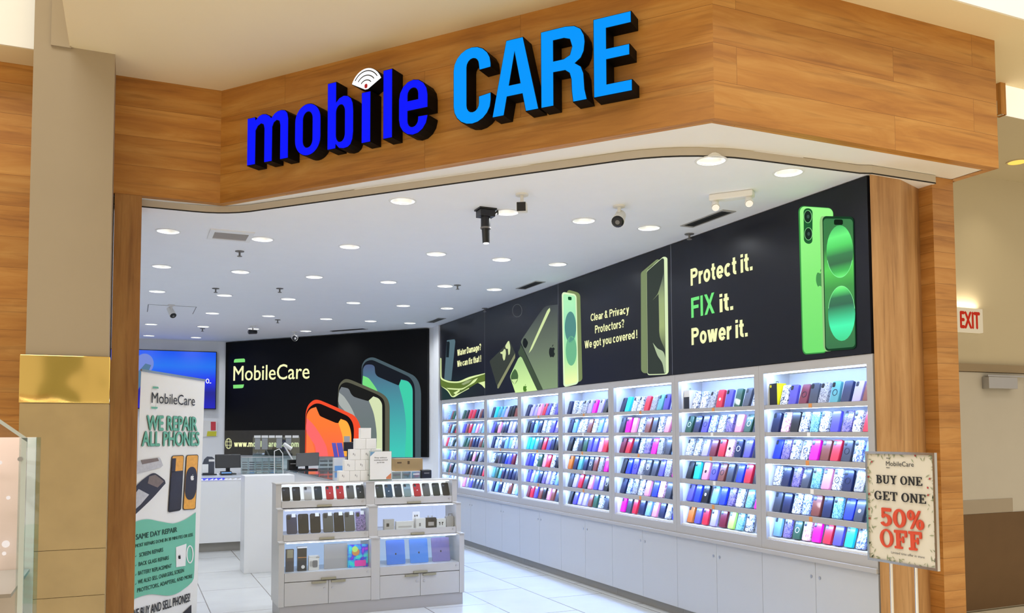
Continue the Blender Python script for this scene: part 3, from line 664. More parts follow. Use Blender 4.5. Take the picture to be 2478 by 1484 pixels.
ROWS = [  # bay by bay from the entrance; a row is written from its deep end toward the entrance; capitals after / add a ring (R pale, D dark) or a print (P)
 ['?wp/xD/d/s/t/Dnv/z', 'n/f/Rbw/qw/Rpa/w/Rrl/d', 'B/a/w/w/Dm/z/r/d/Du/l', 'wn/a/d/q/k/w/Dn/DsgvP', 'd/nw/uz/n/q/B/dPn/p', 'l/a/g/Rf/m/r/pc/u/d/k'],
 ['?wws/rPp/gw', 'g/Rn/pDu/w/a/kRg/Rd/nf', 'w/Rw/v/xr/fPn/Rp/n/c/p', 'b/c/kPp/Dz/Dd/B/r/d/w', 'p/B/b/Pl/B/a/w/qmk/b', 'o/p/r/v/x/e/q/w/s/w'],
 ['n/cw/w/rst/p/po', 'd/m/kw/z/dw/kw', 'x/r/n/w/am/s/dl/', 'b/B/pDs/d/Rd/p/sm', 'n/u/w/kB/fdn/', 'm/d/rn/l/k/n/wB'],
 ['n/wws/v/m/b/d', 'n/l/w/w/zw/v/s', 'b/w/g/p/p/k/rx', 'o/n/t/n/d/Rz/sm', 'd/v/r/d/k/Rp/bRp', 'bp/v/z/g/w/d/n'],
 ['n/v/v/k/r/p/pw', 'b/n/n/wwp/av', 'cct/d/rp/n/bn', 'p/B/wg/k/rwb/d', 'p/v/l/n/a/u/lv', 'xr/p/z/b/k/zd'],
 ['n/ct/b/b/z/w', 'p/b/k/d/nv/bl', 'n/u/w/n/l/w/B', 'w/b/d/n/B/pxw', 't/gt/n/n/d/B', 'n/l/nw/w/zw'],
]
def parse(s):
    out = []; i = 0
    while i < len(s):
        c = s[i]; i += 1
        if c == '?': out.append(('?', '')); continue
        if c not in CC: continue
        fl = ''
        if i < len(s) and s[i] == '/': i += 1; fl = 'C'
        while i < len(s) and s[i] in 'RDP' : fl += s[i]; i += 1
        out.append((c, fl))
    return out
seen_lab = {}
stuff = []
rnd = random.Random(3)
bay_word = lambda k: 'bay nearest entrance' if k == 0 else '%s bay in' % ORD[k]
total = 0
def slots(k, n): 
    y1 = BY0 + BP*k + BP - .108; y0 = BY0 + BP*k + .104
    if k == 7: y0, y1 = BY0+BP*k+.10, BY0+BP*k+.60
    return y1, (y1-y0)/max(1, n-1)
M['boxb'] = mat('black_box_print', (34, 34, 40), .4, vary=.1); M['boxy'] = mat('yellow_box_side', (240, 226, 20), .4, vary=0)
for k in range(8):
    for r in range(6):
        if k < 6: row = parse(ROWS[k][r])
        else:
            row = [(rnd.choice('bnplvwdskurgz'), 'C' if rnd.random() < .5 else '') for _ in range(8 if k == 6 else 6)]
        need = 10 if k == 0 else 9 if k < 6 else len(row)
        row = [q for q in row][:need]
        while len([1 for x in row]) < need: row.insert(rnd.randrange(1, len(row)+1), (rnd.choice('wuslvdn'), 'C'))
        y1, dy = slots(k, len(row)); used = 0
        for n, (c, fl) in enumerate(row):
            y = y1-dy*n
            if c == '?':
                continue
            tilt = .30 + rnd.uniform(-.05, .05); x = BX+.050+rnd.uniform(0, .014); rz = -math.pi/2+rnd.uniform(-.07, .03)
            z = FL[r]+.006; nfe = len(row)-1-n
            if k < 5 or (k == 5 and r < 3):
                ex = []
                if 'C' in fl: ex.append(('cut', M['cut']))
                if 'R' in fl: ex.append(('ring', M['ringw']))
                if 'D' in fl: ex.append(('ring', M['ringd']))
                if 'P' in fl: ex.append(('print', M['ringw' if c in 'bdnr' else 'cut']))
                what = CC[c][0]
                lab = '%s%s phone case, %s from the entrance end, %s shelf down, %s' % (what, ' ringed' if 'R' in fl or 'D' in fl else '', ORD[nfe], ORD[r] if r else 'top', bay_word(k))
                lab = lab.replace(' top shelf down', ' top shelf')
                if len(lab.split()) > 16: lab = lab.replace(' end,', ',')
                if len(lab.split()) > 16: lab = lab.replace(' and grey', '')
                new_case(c, (x, y, z), (-tilt, 0, rz), lab, ex, scale=rnd.uniform(.97, 1.01)*(.93 if r == 5 else 1)); total += 1
                if rnd.random() < .0: pass
            else:
                stuff.append((c, (x, y, z), (-tilt, 0, rz)))
# the smallest, deepest cases are one lot
mats = sorted({c for c, _, _ in stuff}); mb = MB()
from mathutils import Euler
for c, loc, rot in stuff:
    mb.cur = mats.index(c); T = Matrix.Translation(loc) @ Euler(rot).to_matrix().to_4x4() @ Matrix.Scale(.9, 4)
    s = case_shell(); mb.mesh([T @ p for p in s.v], s.f)
o = mb.build('phone_cases', [M[c] for c in mats], None)
tag(o, 'assorted small phone cases filling the deepest bays of the case wall', 'phone cases', None, 'stuff')
# black and yellow boxed accessories on the top shelves by the entrance
for n, (yy, lab) in enumerate(((BY0+BP-.112, 'black and yellow accessory box at the deep end of the top shelf, bay nearest entrance'), (BY0+2*BP-.112, 'black hang box with pale header on the top shelf, second bay in'))):
    t = empty('accessory_box', (BX+.075, yy, FL[0]+.002), lab, 'box')
    t.rotation_euler = (0, 0, -math.pi/2-.1)
    MB().box(-.045, .045, -.03, .05, 0, .168).build('box_body', M['boxy'] if n == 0 else M['paper'], t, local=True)
    MB().box(-.045, .045, -.0325, -.03, 0, .168 if n == 0 else .11).build('front_print', M['boxb'], t, local=True)
    if n == 0: MB().cyl((-.028, -.0335, .148), (-.028, -.0325, .148), .011, n=14).build('round_badge', M['boxy'], t, local=True)
    MB().tube([(-.01, .005, .166), (-.01, .005, .185), (.01, .005, .185), (.01, .005, .166)], .0018, 6).build('hang_loop', M['black'], t, local=True)
print('cases', total, 'stuff', len(stuff))

# ---------------------------------------------------------------- backlit graphic panels over the bays
PR = PX(4.345)
def G(*c, s=1.0):
    k = ('g',)+c+(s,)
    if k not in M: M[k] = glow('print_%d_%d_%d' % c, c, s)
    return M[k]
def ell(cx, cy, rx, ry, a0=0, a1=360, n=28): return [(cx+rx*math.cos(math.radians(a0+(a1-a0)*i/n)), cy+ry*math.sin(math.radians(a0+(a1-a0)*i/n))) for i in range(n)]
def K(ox, oy, sc): return lambda *p: [(ox+x/sc, oy+y/sc) for x, y in p]
def soft(p, n=4):                      # curve through the points, keeping sharp corners sharp
    m = len(p); V = [Vector(q) for q in p]; T = []
    for i in range(m):
        a, b = V[i]-V[i-1], V[(i+1) % m]-V[i]
        T.append((a+b)*.5*min(a.length, b.length)*2/(a.length+b.length+1e-9) if a.length > 1e-6 and b.length > 1e-6 and a.angle(b) < 1.0 else None)
    out = []
    for i in range(m):
        j = (i+1) % m; d = V[j]-V[i]; t0 = T[i] if T[i] is not None else d; t1 = T[j] if T[j] is not None else d
        if T[i] is None and T[j] is None: out.append(p[i]); continue
        for q in range(n):
            s = q/n; out.append(tuple(V[i]*(2*s**3-3*s*s+1)+t0*(s**3-2*s*s+s)+V[j]*(3*s*s-2*s**3)+t1*(s**3-s*s)))
    return out
def art(parent, name, pl, m, polys, lift):
    mb = MB()
    for p in polys: poly_on(mb, pl, soft(p) if 6 <= len(p) < 26 else p, lift)
    return mb.build(name, m, parent)
def annulus(cx, cy, rx, ry, t, a0=0, a1=360, n=28):  # ring in pixels as quads
    o = []
    for i in range(n):
        q = [math.radians(a0+(a1-a0)*(i+j)/n) for j in (0, 1)]
        o.append([(cx+rx*math.cos(q[0]), cy+ry*math.sin(q[0])), (cx+rx*math.cos(q[1]), cy+ry*math.sin(q[1])), (cx+(rx-t)*math.cos(q[1]), cy+(ry-t)*math.sin(q[1])), (cx+(rx-t)*math.cos(q[0]), cy+(ry-t)*math.sin(q[0]))])
    return o
def apple(cx, cy, s, ax=1.0):          # fruit emblem, pixels
    b = [(-.42, -.22), (-.3, -.42), (-.12, -.42), (.02, -.36), (.16, -.42), (.32, -.40), (.42, -.28), (.32, -.12), (.34, .10), (.45, .2), (.34, .42), (.2, .58), (.05, .52), (-.08, .52), (-.22, .58), (-.36, .40), (-.45, .12)]
    lf = [(.02, -.46), (.04, -.62), (.2, -.76), (.18, -.58)]
    return [[(cx+x*s*ax, cy+y*s) for x, y in b], [(cx+x*s*ax, cy+y*s) for x, y in lf]]
segs = [(4.103, 6.325, 'black backlit panel reading Protect it, FIX it, Power it with green phones'), (6.329, 8.526, 'black backlit panel about clear and privacy protectors between two phones'),
        (8.530, 10.713, 'dark backlit panel picturing tablets, a stylus and earbuds'), (10.717, 12.55, 'black backlit panel about water damage with a splashing phone')]
pan = []
for y0, y1, lab in segs:
    t = empty('lightbox_panel', (4.345, (y0+y1)/2, 2.10), lab, 'illuminated panel', 'backlit panels over the phone case wall')
    MB().box(4.345, 4.44, y0, y1, 2.101, 3.258).build('panel_face', M['panel'], t)
    MB().box(4.3435, 4.36, y1-.001, y1+.003, 2.10, 3.258).build('edge_trim', M['alu'], t)
    pan.append(t)
# panel one
t = pan[0]; k = K(1640, 480, 3.71)
for s, a, b, tp, m in (('Protect it.', (120, 788), (676, 644), (120, 636), 'yellowprint'), ('Power it.', (128, 1320), (632, 1240), (128, 1168), 'yellowprint'), ('FIX', (126, 1076), (338, 1030), (126, 896), 'greenprint')):
    mb = MB(); A, B, T = k(a, b, tp); grot_on(mb, s, PR, A, B, T, .17 if s == 'FIX' else .2)
    if s == 'FIX': mb.cur = 1; grot_on(mb, 'it.', PR, *k((381, 1026), (502, 1000), (381, 862)), .2)
    mb.build('lettering', [M[m], M['yellowprint']], t)
q = k((1083, 66), (1402, 88), (1345, 1388), (1120, 1406))
art(t, 'printed_phone_back', PR, G(60, 150, 70), [rquad(q, .16, .045)], .001)
q2 = sub(q, .045, .99, .004, .992)
art(t, 'printed_phone_back', PR, glow_ramp('green_back_fade', [(0, (110, 225, 105)), (.5, (128, 236, 112)), (1, (160, 255, 140))], 'Z', .1, 1.1), [rquad(q2, .15, .04)], .002)
art(t, 'printed_camera', PR, G(30, 92, 48), [rquad(k((1132, 88), (1214, 92), (1212, 414), (1136, 404)), .48, .12)], .003)
for c, r_ in (((1173, 165), (37, 58)), ((1178, 320), (37, 58))):
    (cx, cy), = k(c)
    art(t, 'printed_camera_lens', PR, G(140, 215, 140), [ell(cx, cy, r_[0]/3.71, r_[1]/3.71)], .004)
    art(t, 'printed_camera_lens', PR, G(22, 42, 32), [ell(cx, cy, r_[0]/3.71-1.3, r_[1]/3.71-1.3)], .005)
    art(t, 'printed_camera_lens', PR, G(60, 84, 74), [ell(cx+1, cy, 3.2, 4.6)], .006)
(cx, cy), = k((1280, 722)); art(t, 'printed_emblem', PR, G(72, 150, 80), apple(cx, cy, 34, .62), .003)
art(t, 'printed_phone_front', PR, G(150, 200, 130), [rquad(k((1276, 160), (1360, 165), (1400, 1372), (1312, 1378)), .3, .06)], .0035)
q = k((1303, 160), (1585, 166), (1608, 1352), (1328, 1376))
art(t, 'printed_phone_front', PR, G(16, 58, 32), [rquad(q, .13, .034)], .0045)
qs = sub(q, .03, .97, .018, .984)
art(t, 'printed_screen', PR, glow_ramp('green_screen_fade', [(0, (40, 110, 62)), (.42, (54, 150, 60)), (.55, (84, 214, 80)), (.7, (40, 120, 50)), (1, (36, 112, 60))], 'Z', .05, 1.05), [rquad(qs, .11, .03)], .0055)
for (c, rx, ry, st, nm) in (((1462, 478), 120, 236, [(0, (110, 250, 120)), (.12, (60, 190, 80)), (.28, (38, 104, 58)), (.44, (44, 124, 66)), (.62, (80, 218, 98)), (.8, (104, 248, 124)), (1, (70, 190, 96))], 'a'), ((1478, 1034), 122, 248, [(0, (60, 214, 140)), (.28, (64, 250, 178)), (.5, (48, 180, 122)), (.66, (32, 100, 68)), (.8, (38, 116, 72)), (.93, (90, 230, 112)), (1, (126, 255, 128))], 'b')):
    (cx, cy), = k(c); z0 = W(PR, cx, cy+ry/3.71).z-2.1; z1 = W(PR, cx, cy-ry/3.71).z-2.1
    art(t, 'printed_screen_orb', PR, glow_ramp('orb_'+nm, st, 'Z', z0, z1), [ell(cx, cy, rx/3.71, ry/3.71)], .0062)
    art(t, 'printed_screen_ring', PR, G(150, 250, 170), annulus(cx, cy, rx/3.71, ry/3.71, 1.1, 20 if nm == 'a' else 190, 160 if nm == 'a' else 350), .0068)
art(t, 'printed_screen_notch', PR, G(8, 26, 14), [rquad(k((1410, 190), (1490, 192), (1490, 240), (1410, 240)), .2, .3)], .007)
# panel two
t = pan[1]; k = K(1340, 620, 4.366)
for s, a, b, tp in (('Clear & Privacy', (393, 690), (800, 602), (393, 612)), ('Protectors?', (440, 818), (748, 752), (440, 735)), ('We got you covered !', (330, 978), (886, 866), (330, 898))):
    mb = MB(); A, B, T = k(a, b, tp); grot_on(mb, s, PR, A, B, T, .17); mb.build('lettering', M['yellowprint'], t)
art(t, 'printed_phone_shadow', PR, G(126, 142, 92), [rquad(k((140, 350), (280, 392), (304, 1322), (168, 1345)), .25, .04)], .001)
q = k((86, 376), (242, 404), (264, 1350), (104, 1388)); art(t, 'printed_phone_rim', PR, G(226, 250, 200), [rquad(q, .2, .04)], .002)
art(t, 'printed_screen', PR, glow_ramp('mint_screen_fade', [(0, (238, 250, 170)), (.3, (170, 236, 160)), (.7, (150, 226, 180)), (1, (170, 240, 180))], 'Z', .06, .9), [rquad(sub(q, .1, .93, .02, .98), .16, .03)], .003)
for c, rx, ry, col in (((180, 752), 60, 166, (84, 142, 136)), ((188, 1000), 58, 158, (112, 186, 142))):
    (cx, cy), = k(c); art(t, 'printed_screen_orb', PR, G(*col), [ell(cx, cy, rx/4.366, ry/4.366)], .004)
art(t, 'printed_screen_notch', PR, G(14, 80, 44), [rquad(k((154, 428), (193, 432), (193, 468), (156, 464)), .25, .3)], .005)
art(t, 'printed_phone_shadow', PR, G(126, 142, 100), [k((921, 195), (934, 165), (1080, 42), (1100, 34), (1120, 44), (986, 170), (988, 1238), (945, 1232), (924, 1195))], .001)
art(t, 'printed_phone_rim', PR, G(222, 240, 190), [k((984, 175), (1000, 145), (1150, 14), (1180, 8), (1203, 30), (1216, 1215), (1190, 1250), (1010, 1258), (992, 1238))], .002)
art(t, 'printed_screen', PR, G(54, 62, 56), [k((986, 178), (1002, 150), (1145, 26), (1160, 24), (1168, 40), (1186, 1225), (1170, 1243), (1015, 1248), (996, 1232))], .003)
art(t, 'printed_screen_ribbon', PR, glow_ramp('olive_ribbon_fade', [(0, (54, 62, 56)), (.35, (160, 178, 110)), (.7, (150, 168, 110)), (1, (80, 92, 76))], 'Z', .2, .9), [k((1162, 60), (1162, 190), (1106, 390), (1048, 468), (1112, 400), (1118, 700), (1125, 850), (1180, 990), (1172, 420))], .004)
art(t, 'printed_screen_ribbon', PR, G(176, 194, 156), [k((1050, 915), (1100, 975), (1160, 1010), (1182, 1080), (1184, 1225), (1172, 1236), (1150, 1130), (1100, 1050))], .004)
# panel three
t = pan[2]; k = K(1060, 780, 7.42)
art(t, 'printed_tablet', PR, glow_ramp('slate_tablet_fade', [(0, (128, 152, 108)), (.45, (98, 112, 88)), (1, (28, 30, 34))], 'Z', .02, 1.0), [k((1492, 370), (1520, 290), (1900, -260), (2150, -320), (2152, 1175), (1885, 1210))], .001)
art(t, 'printed_tablet_edge', PR, G(64, 80, 60), [k((1490, 400), (1510, 440), (1885, 1212), (1790, 1224), (1440, 560), (1470, 480))], .0015)
art(t, 'printed_camera', PR, G(20, 26, 28), [k((1522, 372), (1540, 295), (1572, 285), (1616, 360), (1600, 430), (1575, 470), (1540, 440))], .002)
art(t, 'printed_stylus', PR, G(214, 232, 168), [k((1632, 560), (1680, 430), (1960, -200), (2010, -260), (2015, -200), (1700, 470))], .003)
art(t, 'printed_emblem', PR, G(30, 36, 36), apple(*k((2050, 530))[0], 24, .66), .003)
art(t, 'printed_tablet', PR, G(56, 62, 56), [k((925, 700), (1290, 335), (1395, 575), (1070, 1190))], .001)
art(t, 'printed_tablet_edge', PR, G(142, 146, 108), [k((1066, 1188), (1070, 1130), (1385, 560), (1386, 640), (1090, 1190))], .002)
q = k((1480, 618), (1512, 640), (1785, 1225), (1392, 1268), (1302, 1000), (1312, 930), (1440, 660))
art(t, 'printed_phone_back', PR, glow_ramp('lime_phone_fade', [(0, (214, 250, 160)), (1, (176, 214, 140))], 'Z', .0, .35), [q], .003)
art(t, 'printed_camera', PR, G(70, 104, 62), [k((1385, 838), (1420, 880), (1444, 960), (1430, 1050), (1380, 1122), (1330, 1060), (1312, 980), (1340, 900))], .004)
art(t, 'printed_camera', PR, G(206, 236, 160), [k((1322, 1030), (1436, 1020), (1380, 1122))], .005)
art(t, 'printed_emblem', PR, G(76, 128, 38), apple(*k((1566, 1190))[0], 14, .7), .004)
art(t, 'printed_earbuds', PR, G(214, 228, 168), [k((1122, 540), (1165, 522), (1190, 480), (1215, 490), (1222, 560), (1205, 670), (1185, 692), (1165, 640), (1160, 575), (1125, 562)), k((1212, 425), (1258, 345), (1280, 338), (1302, 450), (1290, 570), (1268, 592), (1258, 480), (1222, 475))], .003)
art(t, 'printed_bubble', PR, G(96, 100, 104), annulus(1252, 752, 12, 16, 1.2), .002)
# panel four
t = pan[3]
for s, a, b, tp in (('Water Damage?', (350, 608), (776, 500), (350, 496)), ('We can fix that !', (348, 806), (776, 708), (348, 696))):
    mb = MB(); A, B, T = k(a, b, tp); grot_on(mb, s, PR, A, B, T, .2); mb.build('lettering', M['yellowprint'], t)
art(t, 'printed_phone_back', PR, G(86, 112, 122), [k((160, 325), (298, 306), (312, 345), (240, 1045), (112, 1040))], .001)
art(t, 'printed_camera', PR, G(18, 28, 34), [k((160, 350), (205, 345), (212, 380), (195, 632), (146, 630))], .002)
art(t, 'printed_splash', PR, G(96, 118, 48), [k((45, 1010), (110, 1060), (230, 1075), (380, 1075), (500, 1020), (640, 960), (846, 925), (846, 1120), (720, 1090), (560, 1180), (400, 1250), (300, 1320), (240, 1310), (150, 1210), (60, 1150))], .002)
art(t, 'printed_splash_light', PR, G(226, 244, 172), [k((45, 640), (62, 650), (66, 980), (120, 1030), (230, 1060), (380, 1060), (560, 985), (846, 915), (846, 930), (600, 1010), (400, 1085), (200, 1085), (80, 1040), (45, 990)), k((60, 1150), (180, 1215), (240, 1310), (270, 1332), (320, 1300), (430, 1250), (560, 1180), (560, 1195), (420, 1270), (300, 1345), (240, 1335), (170, 1235)),
    k((150, 1180), (420, 1190), (560, 1120), (640, 1040), (720, 1000), (660, 1080), (540, 1150), (420, 1215), (200, 1205)), k((725, 1090), (846, 1060), (846, 1190), (790, 1130)), k((280, 1270), (380, 1215), (400, 1230), (320, 1300))], .003)
art(t, 'printed_bubble', PR, G(150, 165, 120), [k((420, 1110), (520, 1050), (620, 1030), (560, 1090), (460, 1130))], .0035)

# ---------------------------------------------------------------- big backlit panel on the angled back wall
ul = (W(PB, 545.6, 900)-B0).dot(SD)
t = empty('lightbox_panel', B0+SD*(ul/2)+Vector((0, 0, 1.215)), 'largest backlit black panel, on the angled back wall, with three phones', 'illuminated panel')
o = B0+SD*ul; MB().ob((o.x, o.y, 1.215), -SD*ul, -SN*.055, (0, 0, 2.035)).build('panel_face', M['panelk'], t)
k = K(320, 780, 3.227)
mb = MB(); A, B, T = k((790, 457), (1385, 440), (790, 345)); text_on(mb, 'MobileCare', PB, A, B, T, .008); mb.build('lettering', M['yellowprint'], t)
art(t, 'logo_bar', PB, G(130, 226, 124), [k((805, 288), (872, 284), (881, 292), (881, 312), (795, 316), (796, 300)), k((789, 490), (874, 486), (868, 510), (858, 515), (790, 518))], .003)
art(t, 'web_strip', PB, mat('dark_brown_strip', (52, 47, 38), .3, vary=.3, scale=9), [k((722, 846), (1352, 842), (1352, 1036), (722, 1036))], .001)  # mottled dark brown strip behind the web address
mb = MB(); A, B, T = k((797, 973), (1302, 975), (797, 934)); grot_on(mb, 'www.mobilecareusa.com', PB, A, B, (T[0], T[1]-2), .2); mb.build('lettering', M['yellowprint'], t)
cx, cy = k((753, 948))[0]
art(t, 'globe_icon', PB, M['yellowprint'], annulus(cx, cy, 8, 13, 1.1) + annulus(cx, cy, 4, 12.6, .8) + [[(cx-7, cy-4.6), (cx+7, cy-4.6), (cx+7, cy-3.6), (cx-7, cy-3.6)], [(cx-7, cy+3.6), (cx+7, cy+3.6), (cx+7, cy+4.6), (cx-7, cy+4.6)]], .003)
def big_phone(cols, frame, bezel, screen, bands, lift):
    art(t, 'printed_phone_frame', PB, G(*cols[0]), [k(*frame)], lift)
    art(t, 'printed_phone_bezel', PB, G(*cols[1]), [k(*bezel)], lift+.001)
    art(t, 'printed_screen', PB, cols[2], [k(*screen)], lift+.002)
    for n, (c, p) in enumerate(bands): art(t, 'printed_screen_band', PB, c, [k(*p)], lift+.003+.0003*n)
big_phone([(74, 92, 100), (22, 26, 34), glow_ramp('teal_screen_fade', [(0, (52, 196, 180)), (.5, (60, 150, 160)), (1, (70, 84, 120))], 'Z', .1, 1.5)],
    [(1793, 600), (1793, 350), (1815, 300), (1860, 276), (1905, 282), (2190, 412), (2238, 470), (2256, 560), (2254, 1056), (1800, 1056)],
    [(1797, 600), (1797, 360), (1822, 312), (1865, 296), (1900, 305), (2150, 420), (2195, 470), (2208, 540), (2210, 1056), (1800, 1056)],
    [(1802, 600), (1803, 372), (1824, 335), (1870, 332), (1893, 348), (1900, 400), (1925, 428), (2075, 492), (2093, 482), (2100, 446), (2155, 462), (2186, 505), (2192, 560), (2192, 1055), (1802, 1055)],
    [(G(64, 206, 170), [(2100, 450), (2155, 465), (2185, 508), (2190, 560), (2190, 1054), (2130, 1054), (2140, 820), (2120, 640), (2085, 500)]), (G(120, 222, 130), [(1803, 418), (1850, 440), (1905, 515), (1925, 560), (1860, 540), (1803, 500)])], .002)
big_phone([(92, 92, 76), (26, 26, 24), glow_ramp('grey_screen_fade', [(0, (96, 112, 106)), (1, (112, 118, 124))], 'Z', .1, 1.2)],
    [(1612, 700), (1612, 520), (1625, 478), (1665, 445), (1720, 455), (1935, 548), (1990, 592), (2012, 660), (2012, 1056), (1700, 1056)],
    [(1615, 700), (1615, 535), (1632, 490), (1670, 470), (1720, 482), (1905, 560), (1960, 600), (1976, 660), (1976, 1056), (1700, 1056)],
    [(1617, 700), (1617, 545), (1636, 506), (1690, 520), (1712, 560), (1740, 585), (1840, 615), (1876, 610), (1885, 578), (1930, 600), (1955, 650), (1957, 1055), (1700, 1055)],
    [(G(214, 226, 180), [(1885, 580), (1930, 600), (1954, 650), (1955, 1054), (1905, 1054), (1912, 880), (1890, 720), (1850, 612)]), (G(170, 176, 172), [(1617, 548), (1660, 585), (1720, 680), (1765, 800), (1780, 900), (1720, 760), (1617, 640)])], .007)
big_phone([(244, 78, 44), (20, 12, 12), glow_ramp('orange_screen_fade', [(0, (255, 96, 60)), (.6, (255, 118, 30)), (1, (255, 120, 40))], 'Z', .0, .85)],
    [(1352, 1048), (1358, 720), (1378, 650), (1425, 608), (1480, 614), (1725, 722), (1772, 780), (1788, 860), (1760, 1050)],
    [(1357, 1048), (1362, 730), (1384, 672), (1430, 638), (1480, 640), (1680, 730), (1722, 780), (1735, 850), (1728, 1050)],
    [(1360, 1048), (1366, 735), (1392, 682), (1440, 662), (1455, 700), (1475, 735), (1590, 785), (1622, 788), (1632, 755), (1680, 776), (1706, 830), (1716, 900), (1712, 1048)],
    [(G(255, 176, 66), [(1632, 757), (1680, 778), (1706, 832), (1714, 900), (1700, 1047), (1650, 1047), (1648, 900), (1615, 790)]), (G(255, 108, 108), [(1367, 750), (1420, 800), (1480, 890), (1520, 970), (1535, 1047), (1440, 1047), (1430, 960), (1366, 860)]), (G(255, 124, 70), [(1366, 862), (1410, 930), (1440, 1047), (1362, 1047)])], .012)

# ---------------------------------------------------------------- wall screen
t = empty('wall_screen', (.5, 16.33, 2.04), 'wide blue lit wall screen with black rim behind the roll-up banner', 'television')
MB().box(-.46, 1.392, 16.29, 16.345, 2.035, 3.075).build('screen_body', M['black'], t, bev=.004)
PT = PY(16.288)
blue = glow_ramp('blue_screen_fade', [(0, (10, 8, 210)), (.35, (4, 10, 150)), (.55, (2, 40, 255)), (.8, (0, 120, 255)), (1, (0, 90, 255))], 'Z', .0, 1.03, s=.85, noise=.12, scale=1.3)
MB().face([(-.445, 16.288, 2.05), (1.377, 16.288, 2.05), (1.377, 16.288, 3.06), (-.445, 16.288, 3.06)]).build('screen_picture', blue, t)
art(t, 'screen_picture_shape', PT, G(120, 140, 214), [ell(350, 880, 22, 24)], .003)
art(t, 'screen_picture_shape', PT, G(86, 120, 150), [[(330, 905), (352, 880), (366, 884), (352, 915), (330, 950)]], .004)
mb = MB(); text_on(mb, 'O..', PT, (498, 928), (511, 928), (498, 917), .03); mb.build('screen_lettering', M['lit'], t)
t = empty('wall_notice', W(PY(16.35), 505, 1055), 'small white notice with red and yellow patches on wall below the blue screen', 'notice')
PN = PY(16.352)
art(t, 'notice_sheet', PN, M['paper'], [[(488, 1018), (526, 1019), (526, 1056), (488, 1058)]], .003)
art(t, 'red_patch', PN, mat('red_print', (206, 60, 66), .6, vary=.2), [[(510, 1021), (522, 1021), (522, 1042), (510, 1042)]], .006)
art(t, 'yellow_patch', PN, mat('yellow_print', (206, 200, 50), .6, vary=.1), [[(502, 1044), (524, 1044), (523, 1056), (500, 1056)]], .006)

# ---------------------------------------------------------------- roll-up banner by the column
BR = .035
e0 = Vector((.606, .795, 0)); bu = e0*math.cos(BR) - Vector((0, 0, 1))*math.sin(BR); bv = Vector((0, 0, 1))*math.cos(BR) + e0*math.sin(BR)
BO = W(PY(7.1), 343, 899); bn = bu.cross(bv).normalized()
if bn.dot(EYE-BO) < 0: bn = -bn
PBN = (BO, bn)
bot = BO - bv*1.985
t = empty('roll_up_banner', (bot+bu*.42), 'tall white and green roll-up repair banner between the column jamb and the kiosk', 'banner')
MB().ob(BO-bn*.004, bu*.835, -bn*.002, -bv*1.975).build('banner_sheet', M['paper'], t)
MB().ob(BO-bn*.012+bv*.002, bu*.835, bn*.014, bv*.016).build('top_rail', M['alu'], t)
b0 = bot-bv*.0; MB().box(b0.x-.02, b0.x+.62, b0.y-.05, b0.y+.75, 0, .001)
c0 = Vector((bot.x, bot.y, 0)); MB().ob(c0-bn*.06, e0*.85, bn*.11, (0, 0, .085)).build('base_cassette', M['alu'], t, bev=.008)
MB().cyl(c0+e0*.43-bn*.03+Vector((0, 0, .08)), BO+bu*.42-bn*.012, .008, n=10).build('support_pole', M['alu'], t)
gdark = mat('banner_dark_green_ink', (34, 74, 60), .6, vary=0); gm = mat('banner_green_print', (110, 184, 154), .6, vary=.04); gt = mat('banner_green_lettering', (104, 172, 146), .6, vary=.1)
k = K(300, 880, 6.746)
mb = MB(); A, B, T = k((445, 642), (1152, 690), (449, 470)); text_on(mb, 'MobileCare', PBN, A, B, T, .0); mb.build('lettering', M['ink'], t)
art(t, 'logo_bar', PBN, gt, [k((470, 374), (555, 380), (563, 410), (462, 406)), k((440, 706), (548, 710), (538, 740), (448, 738))], .003)
for s, a, b, tp in (('WE REPAIR', (362, 1088), (1192, 1095), (358, 850)), ('ALL PHONES', (280, 1346), (1225, 1338), (300, 1110))):
    mb = MB(); A, B, T = k(a, b, tp); text_on(mb, s, PBN, A, B, T, .055, .002); mb.build('lettering', gdark, t)
    mb = MB(); text_on(mb, s, PBN, A, B, T, .035, .0045); mb.build('lettering', gt, t)
k = K(0, 980, 2.945)
art(t, 'green_field', PBN, gm, [k((944, 842), (1000, 822), (1060, 816), (1130, 830), (1230, 846), (1300, 826), (1350, 798), (1394, 766), (1380, 1236), (1300, 1320), (1240, 1352), (1180, 1360), (1080, 1350), (1000, 1366), (914, 1402))], .002)
for s, a, b, tp, bo in (('SAME DAY REPAIR', (965, 962), (1260, 905), (965, 925), .03), ('MOST REPAIRS DONE IN 30 MINUTES OR LESS', (962, 1018), (1372, 935), (962, 994), .02), ('SCREEN REPAIRS', (990, 1085), (1160, 1045), (990, 1057), .02),
        ('BACK GLASS REPAIRS', (985, 1150), (1200, 1102), (985, 1122), .02), ('BATTERY REPLACEMENT', (982, 1215), (1220, 1160), (982, 1187), .02), ('WE ALSO SELL CHARGERS, SCREEN', (980, 1278), (1308, 1192), (980, 1250), .02), ('PROTECTORS, ADAPTERS, AND MORE', (975, 1338), (1368, 1232), (975, 1310), .02)):
    mb = MB(); A, B, T = k(a, b, tp); text_on(mb, s, PBN, A, B, T, bo, .004); mb.build('lettering', gdark, t)
mb = MB(); A, B, T = k((930, 1532), (1352, 1400), (930, 1468)); text_on(mb, 'WE BUY AND SELL PHONES!', PBN, A, B, T, .03, .004); mb.build('lettering', M['ink'], t)
art(t, 'check_marks', PBN, gdark, [k((958, 1078+66*i), (964, 1086+66*i), (974, 1068+66*i), (964, 1080+66*i)) for i in range(4)], .004)
pm = lambda n, c: mat(n, c, .5, vary=.25, scale=40)
